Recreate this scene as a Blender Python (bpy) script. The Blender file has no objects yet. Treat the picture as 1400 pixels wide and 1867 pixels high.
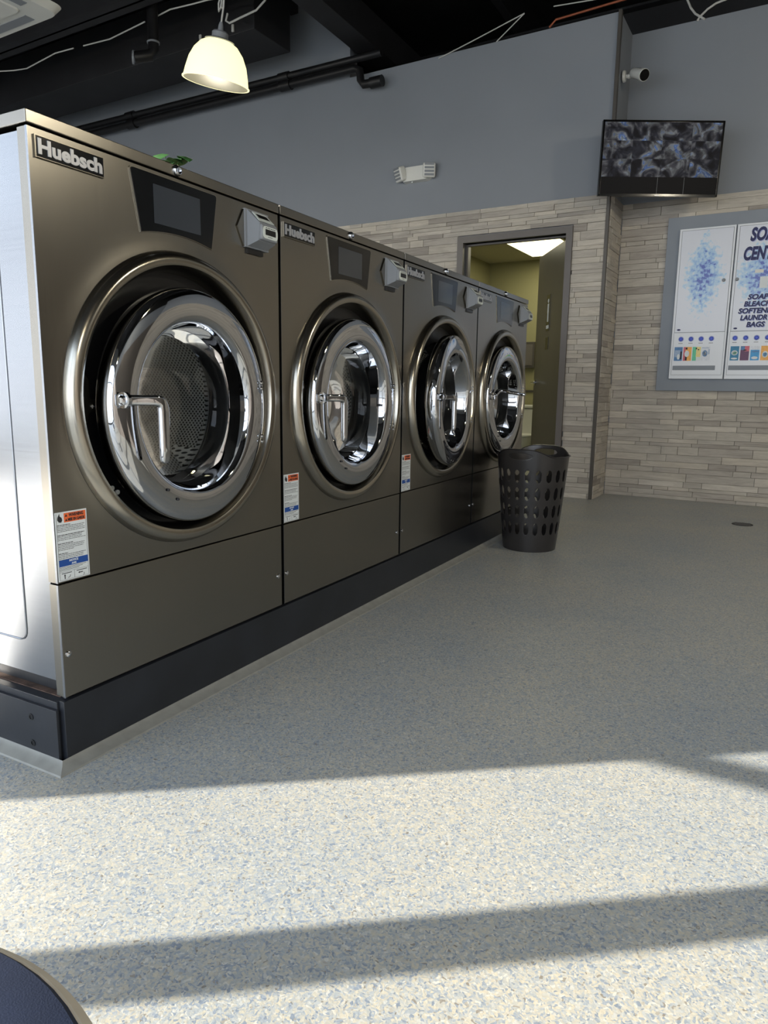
import bpy, bmesh, math, random
from math import sin, cos, pi, radians
from mathutils import Vector, Matrix
random.seed(7)
scene = bpy.context.scene
C = scene.collection

# ------------------------------------------------------------------ camera
YAW, PITCH, ROLL = -0.493, -0.1728, 0.0131
CAM = Vector((1.408, 0.0, 0.904))
F = Vector((sin(YAW)*cos(PITCH), cos(YAW)*cos(PITCH), sin(PITCH)))
R0 = Vector((cos(YAW), -sin(YAW), 0)); U0 = R0.cross(F)
RT = R0*cos(ROLL) + U0*sin(ROLL); UP = U0*cos(ROLL) - R0*sin(ROLL)
cd = bpy.data.cameras.new('camera'); cam = bpy.data.objects.new('camera', cd); C.objects.link(cam)
M = Matrix((RT, UP, -F)).transposed().to_4x4(); M.translation = CAM
cam.matrix_world = M
cd.sensor_fit = 'HORIZONTAL'; cd.sensor_width = 36.0; cd.lens = 1291.8/1400*36.0
cd.clip_start = 0.05; cd.clip_end = 200
scene.camera = cam

# ------------------------------------------------------------------ world, sun, exposure
SUN_STRENGTH = 15.0
SKY_STRENGTH = 4.0
scene.view_settings.view_transform = 'Standard'
scene.view_settings.look = 'None'
scene.view_settings.gamma = 1.0
scene.view_settings.exposure = 0.0
scene.view_settings.use_curve_mapping = False
w = bpy.data.worlds.new('sky'); scene.world = w; w.use_nodes = True
nt = w.node_tree; nt.nodes.clear()
wo = nt.nodes.new('ShaderNodeOutputWorld'); bg = nt.nodes.new('ShaderNodeBackground')
tc = nt.nodes.new('ShaderNodeTexCoord'); sx = nt.nodes.new('ShaderNodeSeparateXYZ'); rp = nt.nodes.new('ShaderNodeValToRGB')
nt.links.new(tc.outputs['Generated'], sx.inputs[0]); nt.links.new(sx.outputs['Z'], rp.inputs[0])
rp.color_ramp.elements[0].position = 0.0; rp.color_ramp.elements[0].color = (0.93, 0.96, 1.0, 1)
rp.color_ramp.elements[1].position = 0.6; rp.color_ramp.elements[1].color = (0.62, 0.78, 1.0, 1)
nt.links.new(rp.outputs[0], bg.inputs[0]); bg.inputs[1].default_value = SKY_STRENGTH
nt.links.new(bg.outputs[0], wo.inputs[0])
sl = bpy.data.lights.new('sun', 'SUN'); sl.energy = SUN_STRENGTH; sl.angle = radians(0.27); sl.color = (1.0, 0.93, 0.82)
so = bpy.data.objects.new('sun', sl); C.objects.link(so)
SD = Vector((0.806, 0.592, -0.3142)).normalized()
so.rotation_mode = 'QUATERNION'; so.rotation_quaternion = SD.to_track_quat('-Z', 'Y')
def area(name, loc, rot, sxx, syy, e, col):
    l = bpy.data.lights.new(name, 'AREA'); l.shape = 'RECTANGLE'; l.size = sxx; l.size_y = syy
    l.cycles.is_portal = True
    o = bpy.data.objects.new(name, l); o.location = loc; o.rotation_euler = rot; C.objects.link(o)
area('daylight_portal', (-3.3, -2.26, 1.6), (radians(90), 0, 0), 7.4, 3.2, 1, (1, 1, 1))
area('daylight_portal', (2.1, -2.26, 1.6), (radians(90), 0, 0), 5.2, 3.2, 1, (1, 1, 1))

# ------------------------------------------------------------------ materials
def newmat(name):
    m = bpy.data.materials.new(name); m.use_nodes = True
    return m, m.node_tree, m.node_tree.nodes['Principled BSDF']
def lin(c):
    return tuple(((x/255)/12.92 if x/255 <= .04045 else ((x/255+.055)/1.055)**2.4) for x in c) + (1,)
def simple(name, rgb, rough=0.5, metal=0.0, var=0.06, scale=6.0, spec=0.5, bump=0.0, bscale=200.0, coat=0.0):
    m, t, b = newmat(name)
    base = lin(rgb)
    n = t.nodes.new('ShaderNodeTexNoise'); n.inputs['Scale'].default_value = scale; n.inputs['Detail'].default_value = 4
    tco = t.nodes.new('ShaderNodeTexCoord'); t.links.new(tco.outputs['Object'], n.inputs['Vector'])
    r = t.nodes.new('ShaderNodeValToRGB')
    r.color_ramp.elements[0].position = .3; r.color_ramp.elements[1].position = .7
    r.color_ramp.elements[0].color = tuple(x*(1-var) for x in base[:3]) + (1,)
    r.color_ramp.elements[1].color = tuple(min(1, x*(1+var)) for x in base[:3]) + (1,)
    t.links.new(n.outputs[0], r.inputs[0]); t.links.new(r.outputs[0], b.inputs['Base Color'])
    b.inputs['Roughness'].default_value = rough; b.inputs['Metallic'].default_value = metal
    b.inputs['Specular IOR Level'].default_value = spec; b.inputs['Coat Weight'].default_value = coat
    if bump:
        n2 = t.nodes.new('ShaderNodeTexNoise'); n2.inputs['Scale'].default_value = bscale
        t.links.new(tco.outputs['Object'], n2.inputs['Vector'])
        bp = t.nodes.new('ShaderNodeBump'); bp.inputs['Strength'].default_value = bump; bp.inputs['Distance'].default_value = .002
        t.links.new(n2.outputs[0], bp.inputs['Height']); t.links.new(bp.outputs[0], b.inputs['Normal'])
    return m
def emit(name, rgb, s, base=None):
    m, t, b = newmat(name)
    b.inputs['Base Color'].default_value = lin(base or rgb); b.inputs['Emission Color'].default_value = lin(rgb)
    b.inputs['Emission Strength'].default_value = s; b.inputs['Roughness'].default_value = .4
    return m
def brushed(name, rgb, rough, axis=2, rv=.05, cv=.05, wob=.045):
    m, t, b = newmat(name); base = lin(rgb)
    tco = t.nodes.new('ShaderNodeTexCoord'); mp = t.nodes.new('ShaderNodeMapping')
    s = [260, 260, 260]; s[axis] = 3; mp.inputs['Scale'].default_value = s
    t.links.new(tco.outputs['Object'], mp.inputs['Vector'])
    n = t.nodes.new('ShaderNodeTexNoise'); n.inputs['Scale'].default_value = 1; n.inputs['Detail'].default_value = 3
    t.links.new(mp.outputs[0], n.inputs['Vector'])
    n3 = t.nodes.new('ShaderNodeTexNoise'); n3.inputs['Scale'].default_value = 2.2; n3.inputs['Detail'].default_value = 3
    t.links.new(tco.outputs['Object'], n3.inputs['Vector'])
    ad = t.nodes.new('ShaderNodeMath'); ad.operation = 'MULTIPLY_ADD'; ad.inputs[1].default_value = .5
    t.links.new(n.outputs[0], ad.inputs[0])
    hf = t.nodes.new('ShaderNodeMath'); hf.operation = 'MULTIPLY'; hf.inputs[1].default_value = .5
    t.links.new(n3.outputs[0], hf.inputs[0]); t.links.new(hf.outputs[0], ad.inputs[2])
    r = t.nodes.new('ShaderNodeValToRGB'); r.color_ramp.elements[0].position = .3; r.color_ramp.elements[1].position = .7
    r.color_ramp.elements[0].color = tuple(x*(1-cv) for x in base[:3]) + (1,)
    r.color_ramp.elements[1].color = tuple(min(1, x*(1+cv)) for x in base[:3]) + (1,)
    t.links.new(ad.outputs[0], r.inputs[0]); t.links.new(r.outputs[0], b.inputs['Base Color'])
    mr = t.nodes.new('ShaderNodeMapRange'); mr.inputs[3].default_value = rough-rv; mr.inputs[4].default_value = rough+rv
    t.links.new(ad.outputs[0], mr.inputs[0]); t.links.new(mr.outputs[0], b.inputs['Roughness'])
    b.inputs['Metallic'].default_value = 1.0
    bp = t.nodes.new('ShaderNodeBump'); bp.inputs['Strength'].default_value = .25; bp.inputs['Distance'].default_value = wob
    n4 = t.nodes.new('ShaderNodeTexNoise'); n4.inputs['Scale'].default_value = 1.6; n4.inputs['Detail'].default_value = 1
    t.links.new(tco.outputs['Object'], n4.inputs['Vector'])
    t.links.new(n4.outputs[0], bp.inputs['Height']); t.links.new(bp.outputs[0], b.inputs['Normal'])
    return m
MAT = {}
MAT['steel'] = brushed('brushed_stainless', (143, 139, 131), .25)
MAT['steel_side'] = brushed('stainless_side', (150, 153, 158), .24, axis=0)
MAT['steel_bezel'] = brushed('stainless_bezel', (166, 161, 150), .22)
MAT['chrome'] = simple('chrome', (196, 198, 202), .035, 1.0, .02, 3)
MAT['black_paint'] = simple('black_paint', (26, 28, 32), .42, 0, .25, 9, bump=.15, bscale=60)
MAT['plinth'] = simple('plinth_black_paint', (33, 36, 42), .38, 0, .22, 7, bump=.12, bscale=30)
MAT['rust'] = simple('rusty_ledge', (84, 66, 56), .85, 0, .5, 40)
MAT['rubber'] = simple('black_rubber', (14, 14, 16), .35, 0, .2, 9)
MAT['ceil'] = simple('ceiling_black', (20, 20, 22), .75, 0, .3, 2)
MAT['beam'] = simple('beam_black', (27, 27, 30), .6, 0, .3, 3)
MAT['grey_paint'] = simple('grey_wall_paint', (134, 139, 146), .75, 0, .03, 1.5, bump=.1, bscale=120)
MAT['beige'] = simple('olive_beige_paint', (150, 146, 108), .7, 0, .03, 2)
MAT['tile'] = simple('ceiling_tile', (176, 172, 146), .9, 0, .05, 40)
MAT['frame'] = simple('taupe_frame_paint', (101, 96, 92), .45, 0, .04, 4)
MAT['door'] = simple('taupe_door_paint', (94, 89, 79), .4, 0, .05, 4)
MAT['bronze'] = simple('bronze_trim', (86, 82, 77), .45, .3, .05, 5)
MAT['white_plastic'] = simple('white_plastic', (214, 214, 208), .45, 0, .03, 6)
MAT['grey_plastic'] = simple('grey_plastic', (132, 136, 141), .45, 0, .04, 6)
MAT['pale_plastic'] = simple('pale_plastic', (205, 212, 208), .45, 0, .03, 6)
MAT['black_gloss'] = simple('black_gloss', (9, 10, 12), .12, 0, .1, 5)
MAT['lcd'] = simple('unlit_display', (56, 60, 66), .10, 0, .05, 5)
MAT['basket'] = simple('basket_plastic', (48, 46, 46), .28, 0, .1, 8)
MAT['white_metal'] = simple('white_enamel', (220, 224, 230), .28, 0, .02, 4)
MAT['soap_grey'] = simple('grey_board', (132, 139, 148), .6, 0, .03, 4)
MAT['navy'] = simple('navy_print', (22, 28, 84), .5, 0, .05, 9)
MAT['lilac'] = simple('lilac_shadow_print', (150, 160, 205), .5, 0, .05, 9)
MAT['blue'] = simple('blue_button', (20, 60, 190), .3, 0, .1, 30)
MAT['dark'] = simple('dark_print', (38, 38, 42), .6, 0, .1, 30)
MAT['orange'] = simple('orange_print', (226, 104, 52), .6, 0, .05, 30)
MAT['blueband'] = simple('blue_print', (26, 74, 150), .6, 0, .05, 30)
MAT['paper'] = simple('white_sticker', (214, 220, 222), .5, 0, .02, 30)
MAT['silver'] = simple('silver_letters', (176, 178, 184), .35, .5, .03, 30)
MAT['cable'] = simple('white_cable', (196, 196, 192), .6, 0, .05, 9)
MAT['copper'] = simple('copper_pipe', (150, 84, 58), .45, .5, .15, 9)
MAT['leaf'] = simple('leaf', (52, 92, 48), .5, 0, .3, 30)
MAT['pot'] = simple('clay_pot', (150, 96, 72), .8, 0, .1, 20)
MAT['navy_fabric'] = simple('navy_fabric', (26, 40, 68), .85, 0, .08, 40, bump=.12, bscale=700)
MAT['pale_fabric'] = simple('pale_piping', (214, 209, 198), .8, 0, .06, 40)
MAT['cove'] = simple('grey_cove', (140, 140, 134), .5, 0, .12, 25)
MAT['window_frame'] = simple('dark_window_frame', (40, 40, 42), .5, .2, .1, 5)
MAT['red'] = simple('red_panel', (150, 30, 34), .4, 0, .05, 5)
MAT['lamp_inside'] = emit('lamp_inside', (190, 184, 150), .42, (30, 29, 25))
MAT['lamp_shade'] = emit('lamp_shade', (255, 246, 190), 1.25, (200, 195, 170))
MAT['panel_light'] = emit('panel_light', (255, 247, 196), 3.0)
MAT['street'] = simple('street', (190, 188, 184), .9, 0, .1, 1)
MAT['pipe'] = simple('black_pipe', (20, 20, 22), .45, 0, .2, 6)

def floor_mat():
    m, t, b = newmat('epoxy_flake_floor')
    tco = t.nodes.new('ShaderNodeTexCoord')
    def noise(s, d=2):
        n = t.nodes.new('ShaderNodeTexNoise'); n.inputs['Scale'].default_value = s; n.inputs['Detail'].default_value = d
        t.links.new(tco.outputs['Object'], n.inputs['Vector']); return n
    v = t.nodes.new('ShaderNodeTexVoronoi'); v.inputs['Scale'].default_value = 250
    nd = noise(60, 2); mx = t.nodes.new('ShaderNodeMixRGB'); mx.inputs[0].default_value = .02
    t.links.new(tco.outputs['Object'], mx.inputs[1]); t.links.new(nd.outputs['Color'], mx.inputs[2])
    t.links.new(mx.outputs[0], v.inputs['Vector'])
    sp = t.nodes.new('ShaderNodeSeparateColor'); t.links.new(v.outputs['Color'], sp.inputs[0])
    r = t.nodes.new('ShaderNodeValToRGB'); r.color_ramp.interpolation = 'LINEAR'
    cols = [(0, (130, 140, 154)), (.14, (154, 162, 172)), (.3, (168, 172, 174)), (.5, (182, 179, 170)), (.68, (198, 190, 172)), (.82, (174, 178, 180)), (.93, (208, 204, 194)), (1, (134, 128, 120))]
    el = r.color_ramp.elements
    el[0].position = 0; el[0].color = lin(cols[0][1]); el[1].position = 1; el[1].color = lin(cols[-1][1])
    for p, c in cols[1:-1]:
        e = el.new(p); e.color = lin(c)
    t.links.new(sp.outputs[0], r.inputs[0])
    big = noise(1.7, 4); rb = t.nodes.new('ShaderNodeValToRGB')
    rb.color_ramp.elements[0].position = .3; rb.color_ramp.elements[0].color = (.80, .86, .92, 1)
    rb.color_ramp.elements[1].position = .7; rb.color_ramp.elements[1].color = (1, .99, .94, 1)
    t.links.new(big.outputs[0], rb.inputs[0])
    mu = t.nodes.new('ShaderNodeMixRGB'); mu.blend_type = 'MULTIPLY'; mu.inputs[0].default_value = 1
    t.links.new(r.outputs[0], mu.inputs[1]); t.links.new(rb.outputs[0], mu.inputs[2])
    # sparse scuffs
    sc = noise(9, 6); rs = t.nodes.new('ShaderNodeValToRGB')
    rs.color_ramp.elements[0].position = .72; rs.color_ramp.elements[0].color = (1, 1, 1, 1)
    rs.color_ramp.elements[1].position = .78; rs.color_ramp.elements[1].color = (.72, .68, .62, 1)
    t.links.new(sc.outputs[0], rs.inputs[0])
    m2 = t.nodes.new('ShaderNodeMixRGB'); m2.blend_type = 'MULTIPLY'; m2.inputs[0].default_value = 1
    t.links.new(mu.outputs[0], m2.inputs[1]); t.links.new(rs.outputs[0], m2.inputs[2])
    t.links.new(m2.outputs[0], b.inputs['Base Color'])
    b.inputs['Roughness'].default_value = .42; b.inputs['Specular IOR Level'].default_value = .4
    bp = t.nodes.new('ShaderNodeBump'); bp.inputs['Strength'].default_value = .35; bp.inputs['Distance'].default_value = .001
    nb = noise(220, 2); t.links.new(nb.outputs[0], bp.inputs['Height']); t.links.new(bp.outputs[0], b.inputs['Normal'])
    return m
MAT['floor'] = floor_mat()

def stone_mat():
    m, t, b = newmat('ledger_stone')
    at = t.nodes.new('ShaderNodeAttribute'); at.attribute_name = 'tone'
    r = t.nodes.new('ShaderNodeValToRGB'); el = r.color_ramp.elements
    el[0].position = 0; el[0].color = lin((160, 153, 145)); el[1].position = 1; el[1].color = lin((206, 199, 188))
    for p, c in [(.3, (180, 173, 164)), (.55, (190, 184, 174)), (.8, (198, 190, 177))]:
        e = el.new(p); e.color = lin(c)
    t.links.new(at.outputs['Fac'], r.inputs[0])
    tco = t.nodes.new('ShaderNodeTexCoord'); mp = t.nodes.new('ShaderNodeMapping'); mp.inputs['Scale'].default_value = (5, 5, 38)
    t.links.new(tco.outputs['Object'], mp.inputs['Vector'])
    n = t.nodes.new('ShaderNodeTexNoise'); n.inputs['Scale'].default_value = 1; n.inputs['Detail'].default_value = 6; n.inputs['Roughness'].default_value = .65
    n.inputs['Distortion'].default_value = .8
    t.links.new(mp.outputs[0], n.inputs['Vector'])
    rr = t.nodes.new('ShaderNodeValToRGB'); rr.color_ramp.elements[0].position = .3; rr.color_ramp.elements[0].color = (.74, .73, .72, 1)
    rr.color_ramp.elements[1].position = .62; rr.color_ramp.elements[1].color = (1.0, 1.0, .99, 1)
    t.links.new(n.outputs[0], rr.inputs[0])
    mu = t.nodes.new('ShaderNodeMixRGB'); mu.blend_type = 'MULTIPLY'; mu.inputs[0].default_value = 1
    t.links.new(r.outputs[0], mu.inputs[1]); t.links.new(rr.outputs[0], mu.inputs[2]); t.links.new(mu.outputs[0], b.inputs['Base Color'])
    b.inputs['Roughness'].default_value = .75
    bp = t.nodes.new('ShaderNodeBump'); bp.inputs['Strength'].default_value = .8; bp.inputs['Distance'].default_value = .006
    t.links.new(n.outputs[0], bp.inputs['Height']); t.links.new(bp.outputs[0], b.inputs['Normal'])
    return m
MAT['stone'] = stone_mat()

def drum_mat(name, ax):
    m, t, b = newmat(name)
    tco = t.nodes.new('ShaderNodeTexCoord'); sp = t.nodes.new('ShaderNodeSeparateXYZ'); cb = t.nodes.new('ShaderNodeCombineXYZ')
    t.links.new(tco.outputs['Object'], sp.inputs[0]); t.links.new(sp.outputs[ax[0]], cb.inputs[0]); t.links.new(sp.outputs[ax[1]], cb.inputs[1])
    mp = t.nodes.new('ShaderNodeMapping'); mp.inputs['Rotation'].default_value = (0, 0, radians(45)); mp.inputs['Scale'].default_value = (1.0, 1.0, 1.0)
    t.links.new(cb.outputs[0], mp.inputs['Vector'])
    v = t.nodes.new('ShaderNodeTexVoronoi'); v.voronoi_dimensions = '2D'; v.inputs['Scale'].default_value = 95; v.inputs['Randomness'].default_value = 0.0
    t.links.new(mp.outputs[0], v.inputs['Vector'])
    r = t.nodes.new('ShaderNodeValToRGB'); r.color_ramp.elements[0].position = .27; r.color_ramp.elements[0].color = (.012, .012, .012, 1)
    r.color_ramp.elements[1].position = .34; r.color_ramp.elements[1].color = (.74, .73, .70, 1)
    t.links.new(v.outputs['Distance'], r.inputs[0]); t.links.new(r.outputs[0], b.inputs['Base Color'])
    b.inputs['Metallic'].default_value = .5; b.inputs['Roughness'].default_value = .38
    return m
MAT['drum'] = drum_mat('perforated_drum', (0, 2))
MAT['drum_back'] = drum_mat('perforated_drum_back', (1, 2))
def glass_mat():
    m = bpy.data.materials.new('door_glass'); m.use_nodes = True; t = m.node_tree; t.nodes.clear()
    o = t.nodes.new('ShaderNodeOutputMaterial'); mix = t.nodes.new('ShaderNodeMixShader')
    tr = t.nodes.new('ShaderNodeBsdfTransparent'); tr.inputs[0].default_value = (.80, .83, .84, 1)
    gl = t.nodes.new('ShaderNodeBsdfGlossy'); gl.inputs['Roughness'].default_value = .02; gl.inputs['Color'].default_value = (1, 1, 1, 1)
    fr = t.nodes.new('ShaderNodeFresnel'); fr.inputs[0].default_value = 1.28
    t.links.new(fr.outputs[0], mix.inputs[0]); t.links.new(tr.outputs[0], mix.inputs[1]); t.links.new(gl.outputs[0], mix.inputs[2])
    t.links.new(mix.outputs[0], o.inputs[0]); return m
MAT['glass'] = glass_mat()
def screen_mat():
    # 4 x 3 grid of surveillance pictures on a lit screen, dark strip below
    m, t, b = newmat('surveillance_screen')
    tco = t.nodes.new('ShaderNodeTexCoord'); sp = t.nodes.new('ShaderNodeSeparateXYZ'); t.links.new(tco.outputs['UV'], sp.inputs[0])
    def math_(op, a, bb=None):
        n = t.nodes.new('ShaderNodeMath'); n.operation = op
        for k, q in enumerate((a, bb)):
            if q is None: continue
            if isinstance(q, (int, float)): n.inputs[k].default_value = q
            else: t.links.new(q, n.inputs[k])
        return n.outputs[0]
    cx = math_('FLOOR', math_('MULTIPLY', sp.outputs[0], 4)); cy = math_('FLOOR', math_('DIVIDE', math_('SUBTRACT', sp.outputs[1], .24), .2534))
    cmb = t.nodes.new('ShaderNodeCombineXYZ')
    t.links.new(math_('ADD', math_('MULTIPLY', sp.outputs[0], 1.7), math_('MULTIPLY', cx, 3.17)), cmb.inputs[0])
    t.links.new(math_('ADD', sp.outputs[1], math_('MULTIPLY', cy, 5.3)), cmb.inputs[1])
    n = t.nodes.new('ShaderNodeTexNoise'); n.inputs['Scale'].default_value = 5.0; n.inputs['Detail'].default_value = 3; n.inputs['Distortion'].default_value = .8
    t.links.new(cmb.outputs[0], n.inputs['Vector'])
    r = t.nodes.new('ShaderNodeValToRGB'); el = r.color_ramp.elements
    el[0].position = .36; el[0].color = lin((8, 9, 14)); el[1].position = .72; el[1].color = lin((150, 160, 165))
    for p, c in [(.45, (34, 36, 44)), (.52, (70, 70, 74)), (.58, (104, 108, 110)), (.64, (58, 84, 132))]:
        e = el.new(p); e.color = lin(c)
    t.links.new(n.outputs[0], r.inputs[0])
    v = t.nodes.new('ShaderNodeTexVoronoi'); v.inputs['Scale'].default_value = 13; t.links.new(cmb.outputs[0], v.inputs['Vector'])
    mx = t.nodes.new('ShaderNodeMixRGB'); mx.blend_type = 'MULTIPLY'; mx.inputs[0].default_value = .6
    vb = t.nodes.new('ShaderNodeSeparateColor'); t.links.new(v.outputs['Color'], vb.inputs[0])
    t.links.new(r.outputs[0], mx.inputs[1]); t.links.new(vb.outputs[0], mx.inputs[2])
    on = math_('GREATER_THAN', sp.outputs[1], .24)
    b.inputs['Base Color'].default_value = (.006, .006, .008, 1); b.inputs['Roughness'].default_value = .5; b.inputs['Specular IOR Level'].default_value = .12
    t.links.new(mx.outputs[0], b.inputs['Emission Color']); t.links.new(math_('MULTIPLY', on, 1.0), b.inputs['Emission Strength'])
    return m
MAT['screen'] = screen_mat()
def splash_mat(name, cy, cz, ry, rz):
    # printed cluster of blue bubbles on white enamel (object coordinates: y across, z up)
    m, t, b = newmat(name)
    tco = t.nodes.new('ShaderNodeTexCoord'); sp = t.nodes.new('ShaderNodeSeparateXYZ'); t.links.new(tco.outputs['Object'], sp.inputs[0])
    def math_(op, a, bb=None):
        n = t.nodes.new('ShaderNodeMath'); n.operation = op
        for k, q in enumerate((a, bb)):
            if q is None: continue
            if isinstance(q, (int, float)): n.inputs[k].default_value = q
            else: t.links.new(q, n.inputs[k])
        return n.outputs[0]
    dy = math_('ABSOLUTE', math_('DIVIDE', math_('SUBTRACT', sp.outputs[0], cy), ry))
    dz = math_('ABSOLUTE', math_('DIVIDE', math_('SUBTRACT', sp.outputs[2], cz), rz))
    d = math_('ADD', math_('POWER', dy, 1.4), math_('POWER', dz, 1.4))
    n = t.nodes.new('ShaderNodeTexNoise'); n.inputs['Scale'].default_value = 42; n.inputs['Detail'].default_value = 4
    t.links.new(tco.outputs['Object'], n.inputs['Vector'])
    f = math_('SUBTRACT', math_('ADD', 1.0, math_('MULTIPLY', math_('SUBTRACT', n.outputs[0], .5), 2.4)), d)
    r = t.nodes.new('ShaderNodeValToRGB'); el = r.color_ramp.elements
    el[0].position = .02; el[0].color = lin((214, 218, 228)); el[1].position = 1.0; el[1].color = lin((86, 104, 184))
    for p, c in [(.2, (190, 212, 230)), (.5, (166, 198, 228)), (.78, (136, 168, 220))]:
        e = el.new(p); e.color = lin(c)
    t.links.new(f, r.inputs[0])
    t.links.new(r.outputs[0], b.inputs['Base Color']); b.inputs['Roughness'].default_value = .25
    return m

# ------------------------------------------------------------------ geometry helpers
class MB:
    def __init__(s): s.bm = bmesh.new(); s.mi = 0; s.wn = False
    def _tag(s, fs):
        for f in fs: f.material_index = s.mi
    def box(s, a, b, bev=0, seg=2, T=None):
        x0, y0, z0 = [min(p, q) for p, q in zip(a, b)]; x1, y1, z1 = [max(p, q) for p, q in zip(a, b)]
        vs = [s.bm.verts.new(p) for p in [(x0,y0,z0),(x1,y0,z0),(x1,y1,z0),(x0,y1,z0),(x0,y0,z1),(x1,y0,z1),(x1,y1,z1),(x0,y1,z1)]]
        fs = [s.bm.faces.new([vs[i] for i in q]) for q in [(0,3,2,1),(4,5,6,7),(0,1,5,4),(1,2,6,5),(2,3,7,6),(3,0,4,7)]]
        s._tag(fs); nv = vs
        if bev:
            s.wn = True
            es = list({e for f in fs for e in f.edges})
            rr = bmesh.ops.bevel(s.bm, geom=es, offset=bev, segments=seg, affect='EDGES', profile=.5, material=-1)
            fs = list({f for f in rr['faces']} | {f for f in fs if f.is_valid}); s._tag(fs)
            nv = list({v for f in fs for v in f.verts} | {v for v in rr['verts']})
        if T is not None: bmesh.ops.transform(s.bm, matrix=T, verts=[v for v in nv if v.is_valid])
        return s
    def hull(s, lo, hi):
        """loft between two point loops of equal length (closed, capped)"""
        a = [s.bm.verts.new(p) for p in lo]; b = [s.bm.verts.new(p) for p in hi]; n = len(a)
        fs = [s.bm.faces.new([a[i], a[(i+1)%n], b[(i+1)%n], b[i]]) for i in range(n)]
        fs += [s.bm.faces.new(a[::-1]), s.bm.faces.new(b)]; s._tag(fs); return s
    def prism(s, pts, h, T):
        """polygon pts (u,v) extruded to h; T maps (u,v,w)->world"""
        lo = [T @ Vector((p[0], p[1], 0)) for p in pts]; hi = [T @ Vector((p[0], p[1], h)) for p in pts]
        return s.hull(lo, hi)
    def lathe(s, prof, T=None, n=64, close=False, caps=True):
        """profile [(r, h)] turned about local Z"""
        T = T or Matrix(); rings = []
        for r, h in prof:
            if r < 1e-5: rings.append([s.bm.verts.new(T @ Vector((0, 0, h)))])
            else: rings.append([s.bm.verts.new(T @ Vector((r*cos(2*pi*i/n), r*sin(2*pi*i/n), h))) for i in range(n)])
        if close: rings.append(rings[0])
        fs = []
        for A, B in zip(rings, rings[1:]):
            if len(A) == 1 and len(B) == 1: continue
            for i in range(n):
                j = (i+1) % n
                if len(A) == 1: fs.append(s.bm.faces.new([A[0], B[i], B[j]]))
                elif len(B) == 1: fs.append(s.bm.faces.new([A[i], A[j], B[0]]))
                else: fs.append(s.bm.faces.new([A[i], A[j], B[j], B[i]]))
        if caps and not close:
            if len(rings[0]) > 1: fs.append(s.bm.faces.new(rings[0][::-1]))
            if len(rings[-1]) > 1: fs.append(s.bm.faces.new(rings[-1]))
        s._tag(fs); return s
    def tube(s, pts, r, n=10, caps=True, ry=None):
        pts = [Vector(p) for p in pts]; rings = []
        up = None
        for i, p in enumerate(pts):
            d = (pts[min(i+1, len(pts)-1)] - pts[max(i-1, 0)]).normalized()
            if up is None: up = Vector((0, 0, 1)) if abs(d.z) < .9 else Vector((1, 0, 0))
            a = d.cross(up).normalized(); b2 = a.cross(d).normalized(); up = b2
            rr = r[i] if isinstance(r, (list, tuple)) else r
            r2 = rr if ry is None else (ry[i] if isinstance(ry, (list, tuple)) else ry)
            rings.append([s.bm.verts.new(p + a*rr*cos(2*pi*k/n) + b2*r2*sin(2*pi*k/n)) for k in range(n)])
        fs = []
        for A, B in zip(rings, rings[1:]):
            for k in range(n): fs.append(s.bm.faces.new([A[k], A[(k+1)%n], B[(k+1)%n], B[k]]))
        if caps: fs += [s.bm.faces.new(rings[0][::-1]), s.bm.faces.new(rings[-1])]
        s._tag(fs); return s
    def ball(s, c, r, sc=(1,1,1), n=16):
        T = Matrix.Translation(c) @ Matrix.Diagonal((*sc, 1))
        return s.lathe([(r*sin(pi*k/n), -r*cos(pi*k/n)) for k in range(n+1)], T, n*2, caps=False)
    def text(s, txt, size, T, extrude=.0006, bold=0.0, shear=0.0, width=None, align='LEFT'):
        cu = bpy.data.curves.new('t', 'FONT'); cu.body = txt; cu.size = size; cu.extrude = extrude
        cu.offset = bold; cu.shear = shear; cu.resolution_u = 4
        ob = bpy.data.objects.new('t', cu); C.objects.link(ob)
        me = bpy.data.meshes.new_from_object(ob.evaluated_get(bpy.context.evaluated_depsgraph_get()))
        xs = [v.co.x for v in me.vertices]; x0, x1 = min(xs), max(xs)
        k = (width/(x1-x0)) if width else 1.0
        off = {'LEFT': 0, 'CENTER': -(x1-x0)*k/2}[align]
        vs = [s.bm.verts.new(T @ Vector(((v.co.x-x0)*k+off, v.co.y, v.co.z))) for v in me.vertices]
        for p in me.polygons:
            try:
                f = s.bm.faces.new([vs[i] for i in p.vertices]); f.material_index = s.mi
            except ValueError: pass
        bpy.data.objects.remove(ob); bpy.data.curves.remove(cu); bpy.data.meshes.remove(me); return s
    def build(s, name, mats, parent=None, sharp=35, T=None, recalc=True):
        if T is not None: bmesh.ops.transform(s.bm, matrix=T, verts=s.bm.verts)
        if recalc: bmesh.ops.recalc_face_normals(s.bm, faces=s.bm.faces)
        me = bpy.data.meshes.new(name); s.bm.to_mesh(me); s.bm.free()
        for f in me.polygons: f.use_smooth = True
        me.set_sharp_from_angle(angle=radians(sharp))
        for m in (mats if isinstance(mats, (list, tuple)) else [mats]): me.materials.append(MAT[m] if isinstance(m, str) else m)
        o = bpy.data.objects.new(name, me); C.objects.link(o)
        if parent: o.parent = parent
        if s.wn:
            wm = o.modifiers.new('weighted_normal', 'WEIGHTED_NORMAL'); wm.keep_sharp = True; wm.weight = 80
        return o
def tag(o, label=None, cat=None, group=None, kind=None):
    for k, v in (('label', label), ('category', cat), ('group', group), ('kind', kind)):
        if v: o[k] = v
    return o
def empty(name, loc=(0,0,0), rz=0.0):
    o = bpy.data.objects.new(name, None); C.objects.link(o); o.location = loc; o.rotation_euler = (0, 0, rz)
    o.empty_display_size = .1; return o
def struct(o): o['kind'] = 'structure'; return o
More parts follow.
